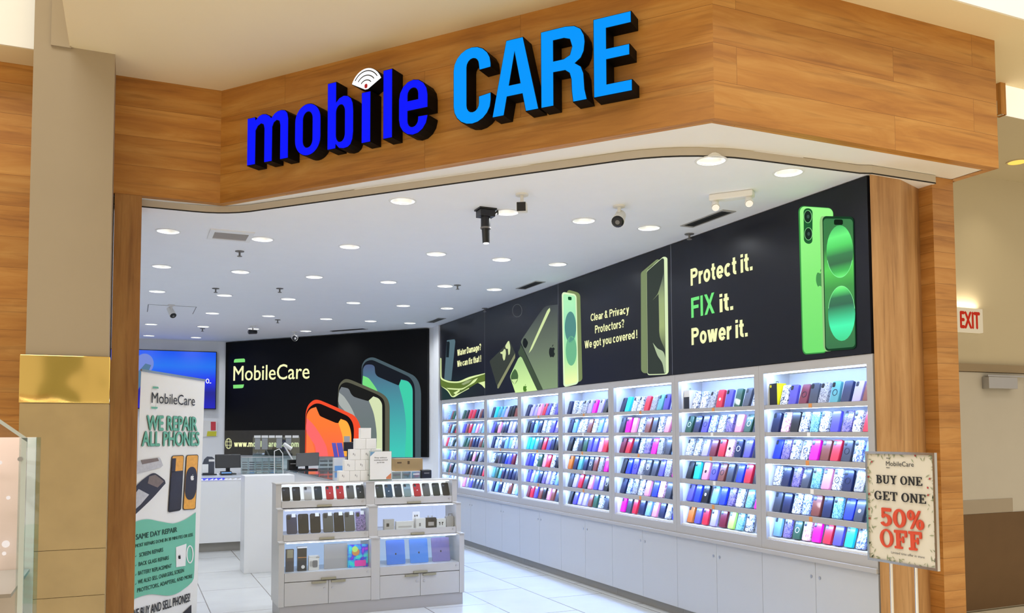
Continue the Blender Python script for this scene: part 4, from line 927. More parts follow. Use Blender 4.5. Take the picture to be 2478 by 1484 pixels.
cracked = pm('cracked_screen_print', (44, 40, 44)); amber = pm('amber_print', (226, 160, 60)); board = pm('circuit_print', (120, 104, 92)); silver = pm('silver_print', (186, 184, 184))
q = k((1222, 362), (1310, 358), (1288, 752), (1195, 768)); art(t, 'printed_phone', PBN, M['ink'], [rquad(q, .15, .04)], .003)
art(t, 'printed_screen', PBN, amber, [rquad(sub(q, .05, .95, .012, .4), .12, .08)], .004); art(t, 'printed_screen', PBN, cracked, [sub(q, .05, .95, .28, .97), sub(q, .05, .35, .05, .3)], .005)
q = k((1325, 358), (1413, 354), (1392, 745), (1300, 750)); art(t, 'printed_phone', PBN, M['ink'], [rquad(q, .15, .04)], .003)
art(t, 'printed_screen', PBN, amber, [rquad(sub(q, .05, .95, .012, .988), .13, .035)], .004)
dk = sub(q, .06, .94, .22, .82); art(t, 'printed_screen', PBN, cracked, [rquad(dk, .45, .3)], .005)
art(t, 'printed_emblem', PBN, M['paper'], apple(*k((1366, 520))[0], 11, .8), .006)
art(t, 'printed_broken_phone', PBN, silver, [k((972, 405), (1128, 376), (1142, 384), (1160, 432), (1140, 448), (966, 492))], .003)
art(t, 'printed_broken_phone', PBN, board, [k((1000, 395), (1120, 378), (1130, 400), (1010, 425))], .004)
art(t, 'printed_broken_phone', PBN, cracked, [k((956, 600), (1060, 500), (1105, 488), (1170, 535), (1178, 560), (1080, 670), (952, 792))], .003)
art(t, 'printed_broken_phone', PBN, silver, [k((956, 640), (985, 600), (1060, 640), (1000, 710), (953, 752))], .004); art(t, 'printed_broken_phone', PBN, board, [k((1060, 510), (1105, 498), (1165, 545), (1120, 590), (1050, 560))], .004)
art(t, 'printed_mug', PBN, M['paper'], [k((1250, 1015), (1325, 990), (1318, 1148), (1252, 1158))] + annulus(*k((1350, 1066))[0], 9, 22, 3), .005)
art(t, 'printed_mug_emblem', PBN, M['ink'], apple(*k((1275, 1085))[0], 9, .8), .006)
art(t, 'dark_corner_print', PBN, cracked, [k((1362, 1425), (1300, 1484), (1240, 1530), (1362, 1530))], .003)

# ---------------------------------------------------------------- sale sign on a stand by the entrance
def slab(ch):
    R = lambda x0, x1, y0, y1: [(x0, y0), (x1, y0), (x1, y1), (x0, y1)]
    def ring(cx, cy, ax, ay, bx, by, a0=0, a1=360, n=22):
        o = []
        for i in range(n):
            p, q = (math.radians(a0+(a1-a0)*(i+j)/n) for j in (0, 1))
            o.append([(cx+ax*math.cos(p), cy+ay*math.sin(p)), (cx+ax*math.cos(q), cy+ay*math.sin(q)), (cx+bx*math.cos(q), cy+by*math.sin(q)), (cx+bx*math.cos(p), cy+by*math.sin(p))])
        return o
    return {'B': (.76, [R(.08, .25, 0, 1), R(0, .36, 0, .08), R(0, .36, .92, 1), R(.25, .36, .5, .57)] + ring(.36, .755, .31, .245, .15, .165, -90, 90) + ring(.36, .285, .38, .285, .19, .2, -90, 90)),
     'U': (.86, [R(.1, .27, .3, 1), R(0, .37, .93, 1), R(.66, .76, .3, 1), R(.55, .87, .93, 1)] + ring(.43, .31, .33, .32, .19, .22, 180, 360)),
     'Y': (.84, [[(.06, 1), (.26, 1), (.50, .46), (.38, .42)], [(.64, 1), (.75, 1), (.5, .42), (.42, .5)], R(.35, .52, 0, .48), R(0, .34, .93, 1), R(.54, .86, .93, 1), R(.24, .63, 0, .07)]),
     'O': (.84, ring(.42, .5, .42, .51, .25, .43)), 'N': (.88, [R(.1, .2, 0, 1), R(.68, .78, 0, 1), [(.08, 1), (.28, 1), (.78, 0), (.66, 0)], R(0, .28, .93, 1), R(0, .3, 0, .07), R(.58, .88, .93, 1)]),
     'E': (.78, [R(.1, .27, 0, 1), R(0, .72, .92, 1), R(0, .77, 0, .08), R(.26, .5, .46, .54), R(.64, .72, .74, 1), R(.69, .77, 0, .26), R(.45, .52, .36, .64)]),
     'G': (.9, ring(.42, .5, .42, .51, .25, .43, 40, 325) + [R(.62, .79, .06, .42), R(.52, .9, .36, .43), R(.68, .76, .66, .95)]),
     'T': (.8, [R(.32, .49, 0, 1), R(0, .8, .92, 1), R(.2, .61, 0, .07), R(0, .08, .7, 1), R(.72, .8, .7, 1)]),
     '5': (.7, [R(.1, .66, .84, 1), R(.1, .22, .46, 1)] + ring(.33, .33, .36, .34, .15, .22, -150, 135)), '0': (.76, ring(.38, .5, .38, .51, .18, .40)),
     '%': (.94, ring(.21, .74, .21, .27, .07, .17) + ring(.73, .26, .21, .27, .07, .17) + [[(.66, 1), (.77, 1), (.28, 0), (.17, 0)]]),
     'F': (.8, [R(.12, .34, 0, 1), R(0, .78, .88, 1), R(.34, .56, .45, .56), R(0, .48, 0, .1), R(.67, .78, .66, 1), R(.5, .58, .34, .68)]), ' ': (.3, [])}[ch]
def slab_on(mb, s, pl, a, b, top, lift=.004, bold=.02):
    A, B, T = W(pl, *a), W(pl, *b), W(pl, *top); n = facing(pl); eu = (B-A).normalized(); ev = n.cross(eu); cap = (T-A).dot(ev)
    tot = sum(slab(c)[0] for c in s)+.1*(len(s)-1); sx = (B-A).length/tot; x = 0
    for c in s:
        wd, polys = slab(c)
        for i, p in enumerate(polys):
            e = .00008*min(i, 8) if abs(p[0][1]-p[1][1]) < 1e-6 or abs(p[0][0]-p[1][0]) < 1e-6 else .00072
            for j, (dx, dy) in enumerate(((-bold, 0), (bold, 0), (0, bold*.6), (0, -bold*.6))): mb.face([A+eu*((x+q[0]+dx)*sx)+ev*((q[1]+dy)*cap)+n*(lift+.0009*j+e) for q in p])
        x += wd+.1
PS = PX(4.0)
ya, yb, za, zb = 3.355, 3.838, .842, 1.481
t = empty('sale_sign', (4.0, (ya+yb)/2, 0), 'framed cream sale sign on a chrome stand before the case wall entrance jamb', 'sign')
mb = MB(); fw = .014
mb.box(3.992, 4.012, ya, ya+fw, za, zb).box(3.992, 4.012, yb-fw, yb, za, zb).box(3.992, 4.012, ya+fw, yb-fw, zb-fw, zb).box(3.992, 4.012, ya+fw, yb-fw, za, za+fw); mb.build('frame', M['chrome'], t)
MB().box(4.0005, 4.010, ya+fw, yb-fw, za+fw, zb-fw).build('sign_sheet', mat('cream_paper', (214, 206, 188), .6, vary=.04), t)
k = K(1950, 980, 2.945); red = mat('orange_red_ink', (206, 72, 40), .6, vary=.05)
for s, a, b, tp, m in (('BUY ONE', (508, 558), (835, 578), (508, 500), M['ink']), ('GET ONE', (495, 672), (862, 706), (495, 612), M['ink']), ('50%', (538, 858), (846, 893), (540, 734), red), ('OFF', (538, 1008), (836, 1042), (538, 884), red)):
    mb = MB(); A, B, T = k(a, b, tp); slab_on(mb, s, PS, A, B, T, .004, .04 if m is red else .018); mb.build('lettering', m, t)
mb = MB(); A, B, T = k((575, 434), (772, 442), (575, 402)); text_on(mb, 'MobileCare', PS, A, B, T, .0); mb.build('lettering', M['ink'], t)
mb = MB(); A, B, T = k((612, 1058), (850, 1096), (612, 1042)); text_on(mb, 'Limited time offer in store', PS, A, B, T, .0); mb.build('lettering', M['ink'], t)
art(t, 'logo_bar', PS, M['ink'], [k((575, 378), (600, 380), (600, 384), (575, 382)), k((575, 446), (600, 448), (600, 452), (575, 450))], .003)
rnd2 = random.Random(5); leafs = MB(); berries = MB()
for n_ in range(120):
    e = rnd2.random()
    if e < .36: y, z = yb-.016-rnd2.random()**2*.05, rnd2.uniform(za+.02, zb-.02)
    elif e < .68: y, z = ya+.016+rnd2.random()**2*.04, rnd2.uniform(za+.02, zb-.02)
    elif e < .85: y, z = rnd2.uniform(ya+.02, yb-.02), zb-.016-rnd2.random()**2*.035
    else: y, z = rnd2.uniform(ya+.02, yb-.02), za+.016+rnd2.random()**2*.03
    a = rnd2.uniform(0, 6.28); l = rnd2.uniform(.008, .02); d = Vector((0, math.cos(a), math.sin(a))); p = Vector((3.9975, y, z)); s_ = Vector((0, -d.z, d.y))
    leafs.face([p-d*l, p-s_*l*.22, p+d*l, p+s_*l*.22])
    if n_ % 14 == 0: berries.face([p+Vector((0, .006*math.cos(q), .006*math.sin(q)))-Vector((.001, 0, 0)) for q in [6.28*i/8 for i in range(8)]])
leafs.build('printed_leaves', mat('sage_ink', (146, 152, 116), .6, vary=.3, scale=60), t); berries.build('printed_berries', mat('berry_ink', (170, 60, 60), .6, vary=0), t)
py = [W(PS, x, y_).y for x, y_ in ((2152, 1366), (2212, 1378))]
for y in py: MB().cyl((4.014, y, .02), (4.014, y, zb-.02), .009, n=12).build('post', M['chrome'], t)
MB().cyl((4.014, py[0], .16), (4.014, py[1], .16), .006, n=10).build('cross_bar', M['chrome'], t)
MB().box(3.86, 4.16, min(py)-.08, max(py)+.08, 0, .02).build('base_plate', M['alu'], t, bev=.004)

# ---------------------------------------------------------------- tiered display kiosk
KX0, KX1, KF, KB = 1.180, 2.880, 7.625, 8.04
KM = (KX0+KX1)/2
t = empty('display_kiosk', (KM, KF, 0), 'white three-tier lit display kiosk of phones and tablets standing on the shop floor', 'display counter')
TI = [(KF, .0, .652), (KF+.09, .652, .930), (KF+.20, .930, 1.150)]          # front, bottom, top of each tier
MB().box(KX0+.012, KX1-.012, KF+.012, KB, 0, .108).build('plinth', M['grey'], t)
for nm, xa, xb in (('side_panel', KX0, KX0+.048), ('side_panel', KX1-.048, KX1), ('middle_post', KM-.04, KM+.04)):
    prof = [(KF, .108), (KF, .648), (KF-.012, .652), (KF-.012, .660), (KF+.078, .660), (KF+.09, .664), (KF+.09, .926), (KF+.078, .930), (KF+.078, .938), (KF+.19, .938), (KF+.20, .942), (KF+.20, 1.146), (KB, 1.146), (KB, .108)]
    MB().prism([(xa, y, z) for y, z in prof], (xb-xa, 0, 0)).build(nm, M['kw'], t)
MB().box(KX0+.05, KX1-.05, KB-.02, KB-.001, .108, 1.14).build('back_panel', M['white'], t)
MB().box(KX0-.004, KX1+.004, KF+.19, KB+.01, 1.146, 1.156).build('top', M['kw'], t, bev=.002)
mb = MB().box(KX0+.05, KX1-.05, KF+.02, KB-.02, .108, .13)
for z, f in ((.386, KF+.02), (.646, KF+.02), (.70, KF+.11), (.922, KF+.11), (.986, KF+.22)): mb.box(KX0+.05, KX1-.05, f, KB-.02, z, z+.006)
mb.build('shelf', M['white'], t)
for n, (xa, xb) in enumerate(((KX0+.05, KM-.041), (KM+.041, KX1-.05))):
    xm = (xa+xb)/2
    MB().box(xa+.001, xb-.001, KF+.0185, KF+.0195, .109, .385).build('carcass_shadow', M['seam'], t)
    for s in (-1, 1):                   # cupboard doors
        x0, x1 = sorted((xm+s*.002, xm+s*((xb-xa)/2-.001)))
        d = MB().box(x0, x1, KF+.001, KF+.018, .112, .312).build('door', M['kw'], t)
        hx = xm+s*.085; MB().box(hx-.062, hx+.062, KF-.016, KF+.001, .292, .310).build('pull', M['brass'], d)
        MB().cyl((xm+s*.035, KF-.004, .245), (xm+s*.035, KF+.001, .245), .009, n=12).build('lock', M['alu'], d)
    for (f, za, zb, zt) in ((KF, .316, .392, .646), (KF+.09, .642+.012, .712, .922), (KF+.20, .928+.006, .996, 1.140)):
        if f > KF+.01: pass
        d = MB().box(xa+.001, xb-.001, f+.001, f+.018, za+.002, zb).build('drawer_front', M['kw'], t)
        MB().box(xm-.065, xm+.065, f-.014, f+.001, za+.004, za+.022).build('pull', M['brass'], d)
        MB().cyl((xb-.03, f-.003, (za+zb)/2+.008), (xb-.03, f+.001, (za+zb)/2+.008), .008, n=12).build('lock', M['alu'], d)
        MB().box(xa+.001, xb-.001, f+.006, f+.009, zb, zt).build('glass_front', M['gk'], t)
        MB().box(xa+.002, xb-.002, KB-.034, KB-.03, zb+.002, zt-.002).build('backlit_panel', M['kb1' if za > .9 else 'kb2' if za > .6 else 'kb3'], t)
        MB().box(xa+.02, xb-.02, f+.03, f+.042, zt-.004, zt+.002).build('light_strip', M['ledk'], t)
# phones on the top tier and boxed phones on the middle tier
def kphone(name, key, x, f, z, tilt, lab, scale, cat, grp, extra=()):
    c = new_case(key, (x, f, z), (-tilt, 0, 0), lab, [('cut', M['cut'])] + list(extra), grp, scale, name, cat); c.scale.y *= .55
    return c
def kx(px, py, Y): return W(PY(Y), px, py).x
g1 = 'phones standing on the top tier of the kiosk'
M['kb'] = mat('phone_black', (15, 16, 15), .45, vary=.1, spec=.2); M['kg'] = mat('phone_grey', (84, 84, 78), .45, vary=.05, spec=.2); M['kn'] = mat('phone_midnight', (8, 34, 42), .45, vary=.05, spec=.2); M['kr'] = mat('phone_red', (176, 12, 28), .45, vary=.05, spec=.2); M['ks'] = mat('phone_silver', (168, 162, 150), .3, vary=.03); M['kt'] = mat('phone_blue', (24, 62, 82), .45, vary=.05, spec=.2); M['kp'] = mat('phone_pewter', (104, 128, 126), .3, vary=.05); M['kgr'] = mat('phone_green', (26, 42, 34), .45, vary=.05, spec=.2)
top = [(692, 'kb', 'black phone'), (717, 'kb', 'black brown phone'), (745, 'ks', 'pale silver phone'), (770, 'kn', 'midnight phone'), (798, 'kr', 'dark red phone with emblem'), (823, 'kr', 'bright red phone with emblem'), (848, 'kg', 'grey phone'), (872, 'kn', 'midnight phone with white emblem'),
       (919, 'kgr', 'dark green phone'), (941, 'kt', 'blue phone with white emblem'), (964, 'kn', 'midnight teal phone'), (986, 'kp', 'pewter phone'), (1010, 'kr', 'red phone with emblem'), (1032, 'kg', 'grey phone'), (1056, 'kgr', 'green grey phone'), (1079, 'kb', 'black phone')]
for n, (px, key, nm) in enumerate(top):
    lab = nm + ' on the kiosk top tier, %s from the %s' % (ORD[n if n < 8 else n-8], 'banner side' if n < 8 else 'middle post')
    ex = [('print', M['paper'])] if 'emblem' in nm else []
    c = kphone('phone', key, kx(px+3, 1200, KF+.245)-.006, KF+.245, .998, .5, lab, .86, 'phone', g1, ex)
    for ch in c.children:
        if ch.name.startswith('picture'): ch.scale = (.55, 1, .35); ch.location.z = .045
mid = [(710, 'n', 'navy phone with blue band'), (738, 'kb', 'black phone with silver stripe'), (767, 'kb', 'black phone with white tag'), (798, 'kg', 'brown grey phone'), (824, 'kb', 'dark brown phone'), (850, 'kg', 'grey phone with white tag'), (880, 'a', 'sparkling blue grey phone')]
M['tag'] = mat('white_tag', (244, 244, 244), .6, vary=0)
for n, (px, key, nm) in enumerate(mid):
    x = kx(px, 1270, KF+.16)-(.026 if n == 6 else .012)
    c = kphone('boxed_phone', key, x, KF+.15, .712, .28, nm + ' on the kiosk middle tier, %s from the banner side' % ORD[n], 1.14, 'phone', 'phones on the middle tier of the kiosk')
    if n not in (1,): MB().box(.0, .030, -.0185, -.0125, .128, .158).build('price_tag', M['tag'], c, local=True)
def box_thing(name, x0, x1, y0, y1, z0, z1, m, lab, cat='box', grp=None, bev=.0015, lid=False):
    t = empty(name, ((x0+x1)/2, y0, z0), lab, cat, grp)
    MB().box(x0, x1, y0, y1, z0, z1).build('box_body', m, t, bev=bev)
    return t
def pbox(name, px0, px1, py0, py1, Y, dep, m, lab, cat='box', grp=None, z0=None):
    a, b = W(PY(Y), px0, py1), W(PY(Y), px1, py1); top_ = W(PY(Y), px0, py0)
    z = a.z if z0 is None else z0
    return box_thing(name, a.x, b.x, Y, Y+dep, z, max(top_.z, z+.01), m, lab, cat, grp), a, b
sil = mat('glitter_box', (186, 182, 176), .4, vary=.3, scale=120)
YM = KF+.14; ZM = .7065
t, a, b = pbox('accessory_box', 930, 954, 1258, 1281, YM, .05, sil, 'small glittery grey box on the kiosk middle tier beside the middle post', z0=ZM)
MB().box(a.x+.02, a.x+.045, YM-.002, YM, ZM+.03, ZM+.06).build('front_print', M['ink'], t)
t, a, b = pbox('accessory_box', 959, 1001, 1263, 1279, YM, .05, M['paper'], 'wide low white box beside the glittery one on the middle tier', z0=ZM)
MB().box(a.x+.02, b.x-.02, YM-.002, YM, ZM+.015, ZM+.03).build('front_print', sil, t)
t, a, b = pbox('accessory_box', 1007, 1030, 1255, 1276, YM, .05, M['paper'], 'white box against the black cased earbuds on the middle tier', z0=ZM)
MB().box(a.x+.03, a.x+.045, YM-.002, YM, ZM+.02, ZM+.05).build('front_print', M['seam'], t)
t = empty('white_tag', (W(PY(YM), 1006, 1256).x, YM+.055, ZM), 'upright white hang tag behind the small white boxes in the kiosk', 'tag')
a = W(PY(YM+.055), 998, 1276); b = W(PY(YM+.055), 1016, 1238); MB().prism([(x, YM+.055, z) for x, z in rr(a.x, b.x, ZM, b.z, .008)], (0, .003, 0)).build('tag_card', M['tag'], t)
MB().box(a.x+.02, a.x+.028, YM+.052, YM+.0545, b.z-.05, b.z-.03).box(a.x+.04, a.x+.05, YM+.052, YM+.0545, b.z-.045, b.z-.03).build('tag_print', M['ink'], t)
t, a, b = pbox('earbud_pack', 1030, 1056, 1254, 1275, YM, .05, M['black'], 'black hang pack with loop on the middle tier of the kiosk', z0=ZM)
MB().tube([(a.x+.03, YM+.02, W(PY(YM), 1040, 1256).z), (a.x+.03, YM+.02, W(PY(YM), 1040, 1249).z), (a.x+.07, YM+.02, W(PY(YM), 1040, 1249).z), (a.x+.07, YM+.02, W(PY(YM), 1040, 1256).z)], .004, 6).build('hang_loop', M['alu'], t)
MB().box(a.x+.025, b.x-.025, YM-.002, YM, ZM+.02, ZM+.055).build('front_print', M['alu'], t)
t, a, b = pbox('earphone_box', 1057, 1079, 1256, 1274, YM, .05, M['paper'], 'white box printed with two dark earphones on the middle tier', z0=ZM)
MB().prism([(a.x+.028, YM-.001, ZM+.02), (a.x+.034, YM-.001, ZM+.02), (a.x+.036, YM-.001, ZM+.05), (a.x+.022, YM-.001, ZM+.05), (a.x+.02, YM-.001, ZM+.04), (a.x+.028, YM-.001, ZM+.04)], (0, .001, 0)).prism([(a.x+.052, YM-.001, ZM+.02), (a.x+.058, YM-.001, ZM+.02), (a.x+.058, YM-.001, ZM+.04), (a.x+.066, YM-.001, ZM+.04), (a.x+.064, YM-.001, ZM+.05), (a.x+.05, YM-.001, ZM+.05)], (0, .001, 0)).build('earphone_print', M['ink'], t)
x0 = W(PY(YM), 1080, 1272).x; x1 = min(W(PY(YM), 1101, 1272).x, KX1-.055); zt = W(PY(YM), 1090, 1249).z
t = empty('speaker_pack', ((x0+x1)/2, YM, ZM), 'rounded grey pack with carry loop at the case wall end of the middle tier', 'pack')
MB().prism([(x, YM, z) for x, z in rr(x0, x1, ZM, zt, .018)], (0, .05, 0)).build('pack_body', M['grey'], t)
MB().tube([(x0+.03, YM+.02, zt-.002), (x0+.03, YM+.02, zt+.018), (x0+.065, YM+.02, zt+.018), (x0+.065, YM+.02, zt-.002)], .004, 6).build('hang_loop', M['seam'], t)
# lower tier
YL = KF+.09; ZL = .3925
g = glass('tinted_pack', (150, 200, 200), .1)
t, a, b = pbox('cable_pack', 692, 711, 1331, 1386, YL, .04, mat('dark_pack_print', (70, 62, 62), .4, vary=.5, scale=50), 'dark tall cable pack at the banner end of the lowest tier', z0=ZL)
MB().box(a.x+.008, b.x-.008, YL-.002, YL, ZL+.12, ZL+.19).build('front_print', M['brass'], t)
t, a, b = pbox('watch_band_box', 720, 742, 1327, 1384, YL, .04, M['black'], 'tall black box with a pale disc on the lowest tier', z0=ZL)
MB().cyl((b.x-.032, YL-.002, ZL+.035), (b.x-.032, YL, ZL+.035), .016, n=16).build('disc_print', M['paper'], t)
MB().box(a.x+.002, b.x-.002, YL-.002, YL, ZL+.115, ZL+.12).build('band_print', M['tick'], t)
MB().box(a.x-.003, b.x+.003, YL-.003, YL+.04, W(PY(YL), 730, 1327).z, W(PY(YL), 730, 1324).z).build('box_lid', M['paper'], t)
t, a, b = pbox('watch_box', 747, 772, 1352, 1383, YL, .04, M['paper'], 'white watch box picturing a grey watch, below the cable coil', z0=ZL)
xm, zm = (a.x+b.x)/2, ZL+.055
MB().prism([(x, YL-.003, z) for x, z in rr(xm-.012, xm+.032, zm-.03, zm+.03, .010)], (0, .003, 0)).build('watch_print', M['seam'], t)
MB().prism([(x, YL-.003, z) for x, z in rr(xm-.036, xm-.014, zm-.022, zm+.026, .010)], (0, .003, 0)).build('strap_print', M['alu'], t)
zt = W(PY(YL), 760, 1352).z
t = empty('cable_coil', (xm, YL+.02, zt), 'coil of white charging cable lying on the white watch box', 'cable')
mb = MB()
for j in range(3): mb.tube([(xm+.045*math.cos(q), YL+.02+.016*math.sin(q), zt+.006+j*.008) for q in [6.283*i/18 for i in range(19)]], .0035, 6)
mb.build('cable_loop', M['paper'], t); MB().box(xm+.02, xm+.05, YL+.0, YL+.012, zt+.001, zt+.014).build('plug', M['alu'], t)
t, a, b = pbox('display_card', 784, 840, 1318, 1380, YL+.02, .012, M['grey'], 'plain pale grey card between the watch box and the rainbow pack', 'card', z0=ZL)
a = W(PY(YL), 842, 1375); b = W(PY(YL), 893, 1375); zt = W(PY(YL), 870, 1318).z
t = empty('colorful_pack', ((a.x+b.x)/2, YL, ZL), 'rainbow coloured pack in the lowest tier beside the middle post', 'pack')
xa, xb = a.x, min(b.x, KM-.046)
rb = mat('rainbow_print', (90, 170, 200), .3, vary=0); nt = rb.node_tree; nz = nt.nodes.new('ShaderNodeTexNoise'); nz.inputs['Scale'].default_value = 16; tc = nt.nodes.new('ShaderNodeTexCoord'); hs = nt.nodes.new('ShaderNodeHueSaturation'); hs.inputs['Color'].default_value = (.1, .35, .8, 1); hs.inputs['Saturation'].default_value = 1.2
nt.links.new(tc.outputs['Object'], nz.inputs['Vector']); nt.links.new(nz.outputs['Fac'], hs.inputs['Hue']); nt.links.new(hs.outputs['Color'], nt.nodes['Principled BSDF'].inputs['Base Color'])
MB().box(xa, xb, YL, YL+.03, ZL, zt).build('pack_body', rb, t, bev=.002)
MB().prism([(x, YL-.004, z) for x, z in rr(xa+.06, xb-.02, ZL+.008, ZL+.062, .01)], (0, .004, 0)).build('pink_window', M['m'], t)
MB().cyl((xa+.07, YL-.004, zt-.065), (xa+.07, YL, zt-.065), .034, n=20).build('orange_disc', M['tick'], t); MB().cyl((xa+.062, YL-.005, zt-.04), (xa+.062, YL, zt-.04), .026, n=20).build('lime_disc', M['e'], t)
tb = [mat('tablet_blue', (70, 128, 224), .35, .3, vary=.02), mat('tablet_sky', (76, 140, 224), .35, .3, vary=.02), mat('tablet_mauve', (132, 122, 176), .35, .3, vary=.02)]
for n, (px, nm) in enumerate(((957, 'blue tablet standing nearest the middle post in the lowest tier'), (1013, 'middle bright blue tablet of three in the lowest tier'), (1066, 'mauve tablet at the case wall end of the lowest tier'))):
    x = kx(px, 1340, YL+.03)
    t = empty('tablet', (x, YL, ZL+.003), nm, 'tablet', 'tablets in the lowest kiosk tier')
    t.rotation_euler = (-.22, 0, 0)
    MB().prism([(u, 0, v) for u, v in rr(-.0885, .0885, 0, .222, .012)], (0, .008, 0)).build('tablet_body', tb[n], t, local=True)
    mb = MB(); [mb.face([(p[0], -.0008, p[1]) for p in poly]) for poly in [[(x_*.017, .095-y_*.017) for x_, y_ in q] for q in apple(0, 0, 1)]]
    mb.build('emblem', M['ink'], t, local=True)
# things on the kiosk top: the pyramid of small white boxes, and the acrylic sign (its code is left out)
cnt = 0; ZT0 = 1.157; bs = .0985; YB = KF+.24
tiers = ['bottom', 'second', 'third', 'fourth', 'topmost']
xs0 = W(PY(YB), 820, 1165).x
for r in range(5):
    for c in range(5-r):
        x = xs0 + (bs+.0015)*(c+r*.5); z = ZT0 + r*(bs*.99+.0005)
        lab = 'single small white box topping the white box pyramid' if r == 4 else 'small white box, %s from the acrylic sign side, %s tier of the box pyramid' % (ORD[4-r-c], tiers[r])
        t = empty('white_box', (x+bs/2, YB, z), lab, 'box', 'pyramid of small white boxes on the kiosk')
        MB().box(x, x+bs, YB, YB+bs*.8, z, z+bs*.985).build('box_body', M['paper'], t, bev=.0025)
        if r < 3:
            xx = x+.03+.02*((c*7+r*3) % 3); MB().box(xx, xx+.006, YB-.0008, YB, z+.045, z+.062).box(xx+.014, xx+.018, YB-.0008, YB, z+.035, z+.055).build('box_print', M['seam'], t)
YA = KF+.205; a = W(PY(YA), 893, 1166); b = W(PY(YA), 948, 1166); zt = W(PY(YA), 920, 1093).z
t = empty('acrylic_sign', ((a.x+b.x)/2, YA, ZT0), 'upright acrylic sign with blue and orange corners before the white box pyramid', 'sign')
MB().box(a.x, b.x, YA-.002, YA+.001, ZT0, zt+.006).build('acrylic_sheet', M['glass'], t)
MB().box(a.x+.006, b.x-.006, YA-.006, YA-.003, ZT0+.012, zt).build('sign_card', M['paper'], t)
MB().box(a.x, b.x, YA-.012, YA+.028, ZT0, ZT0+.006).build('acrylic_foot', M['glass'], t)
y_ = YA-.0065
MB().face([(a.x+.008, y_, zt-.002), (a.x+.008, y_, zt-.045), (a.x+.055, y_, zt-.002)]).build('blue_corner', mat('steel_blue_print', (110, 150, 180), .6, vary=0), t)
MB().face([(b.x-.008, y_, ZT0+.014), (b.x-.008, y_, ZT0+.07), (b.x-.055, y_, ZT0+.03), (b.x-.055, y_, ZT0+.014)]).build('orange_corner', mat('burnt_orange_print', (200, 120, 76), .6, vary=0), t)
for n, (s, w_) in enumerate((('Shop without', .12), ('waiting period', .13), ('pay over time', .07))):
    mb = MB(); xm = (a.x+b.x)/2; put_text(mb, s, Vector((xm-w_/2, y_, zt-.062-.022*n)), Vector((1, 0, 0)), Vector((0, 0, 1)), w_, .012, .02); mb.build('lettering', M['seam'], t)

# ---------------------------------------------------------------- service counter
t = empty('service_counter', (1.6, 10.3, 0), 'white L-shaped service counter behind the kiosk with dark glossy top', 'counter')
mb = MB().box(1.205, 1.765, 10.30, 10.68, 0, 1.112); mb.build('end_pier', M['white'], t, bev=.003)
MB().box(-.7, 2.05, 12.35, 12.95, .125, 1.0).build('front_panel', M['white'], t)
MB().box(-.7, 2.05, 12.42, 12.9, 0, .123).build('toe_kick', M['toe'], t)
MB().box(-.7, 2.045, 12.33, 13.3, 1.0, 1.022).build('counter_top', M['glass2'], t)
MB().box(-.65, 1.18, 12.345, 12.349, .965, .998).build('light_strip', glow('violet_blue_strip', (90, 96, 245), 1.0), t)
MB().box(2.06, 3.2, 8.95, 12.9, .1, 1.06).build('return_body', M['white'], t)
MB().box(2.10, 3.15, 9.0, 12.85, 0, .1).build('return_toe_kick', M['toe'], t)
MB().box(2.05, 3.21, 8.94, 12.91, 1.06, 1.08).build('return_top', M['gloss'], t, bev=.002)
for n in range(9):
    x = W(PY(12.34), 488+11.5*n, 1155).x
    o = MB().prism([(x-.03, 12.335, .968), (x+.026, 12.335, .968), (x+.008+.01*(n % 3), 12.335, .993)], (0, .008, 0)).build('price_card', M['lit2'], None, at=(x, 12.335, .968))
    tag(o, 'tiny white card in the blue counter strip, %s from the banner' % ORD[n], 'card', 'tiny cards along the counter strip')
ZC1 = 1.0225; YC = 12.75
def on(px, py, Y): return W(PY(Y), px, py)
# till screen, phone stand, keypad, drawers, lamp, second screen
a, b = on(521, 1134, YC), on(584, 1101, YC)
t = empty('till_screen', ((a.x+b.x)/2, YC+.05, ZC1), 'black till screen seen from behind on the counter near the banner', 'screen')
MB().ob((a.x, YC, a.z), (b.x-a.x, .03, 0), (0, .035, .01), (0, .05, b.z-a.z)).build('screen_body', M['black'], t, bev=.006)
MB().cyl(((a.x+b.x)/2, YC+.06, ZC1+.012), ((a.x+b.x)/2, YC+.06, a.z+.05), .03, n=12).build('neck', M['black'], t)
MB().box((a.x+b.x)/2-.11, (a.x+b.x)/2+.11, YC-.02, YC+.14, ZC1, ZC1+.014).build('foot', M['black'], t, bev=.004)
a, b = on(534, 1146, YC-.16), on(562, 1134, YC-.16)
t = empty('card_keypad', ((a.x+b.x)/2, YC-.16, ZC1), 'low dark card keypad with pale blue face before the till screen', 'keypad')
MB().ob((a.x, YC-.16, ZC1), (b.x-a.x, 0, 0), (0, .11, .01), (0, 0, .04)).build('keypad_body', M['black'], t, bev=.004); MB().ob((a.x+.01, YC-.162, ZC1+.022), (b.x-a.x-.02, 0, 0), (0, .0, .018), (0, .002, 0)).build('keypad_face', M['l'], t)
a, b = on(490, 1145, YC), on(519, 1105, YC)
t = empty('display_stand', ((a.x+b.x)/2, YC, ZC1), 'dark rounded stand with white cards beside the till screen', 'stand')
MB().prism([(x, YC, z) for x, z in [(a.x, ZC1+.012), (b.x, ZC1+.012), (b.x, b.z-.03), (b.x-.03, b.z-.004), (a.x+.06, b.z), (a.x+.02, b.z-.04), (a.x, b.z-.1)]], (0, .05, 0)).build('stand_body', M['d'], t)
MB().box(a.x-.005, b.x+.03, YC-.06, YC+.1, ZC1, ZC1+.012).build('foot', M['black'], t)
MB().box(a.x-.005, a.x+.075, YC-.008, YC-.002, ZC1+.03, ZC1+.15).box(a.x+.08, b.x+.0, YC-.008, YC-.002, b.z-.07, b.z-.04).build('white_card', M['paper'], t)
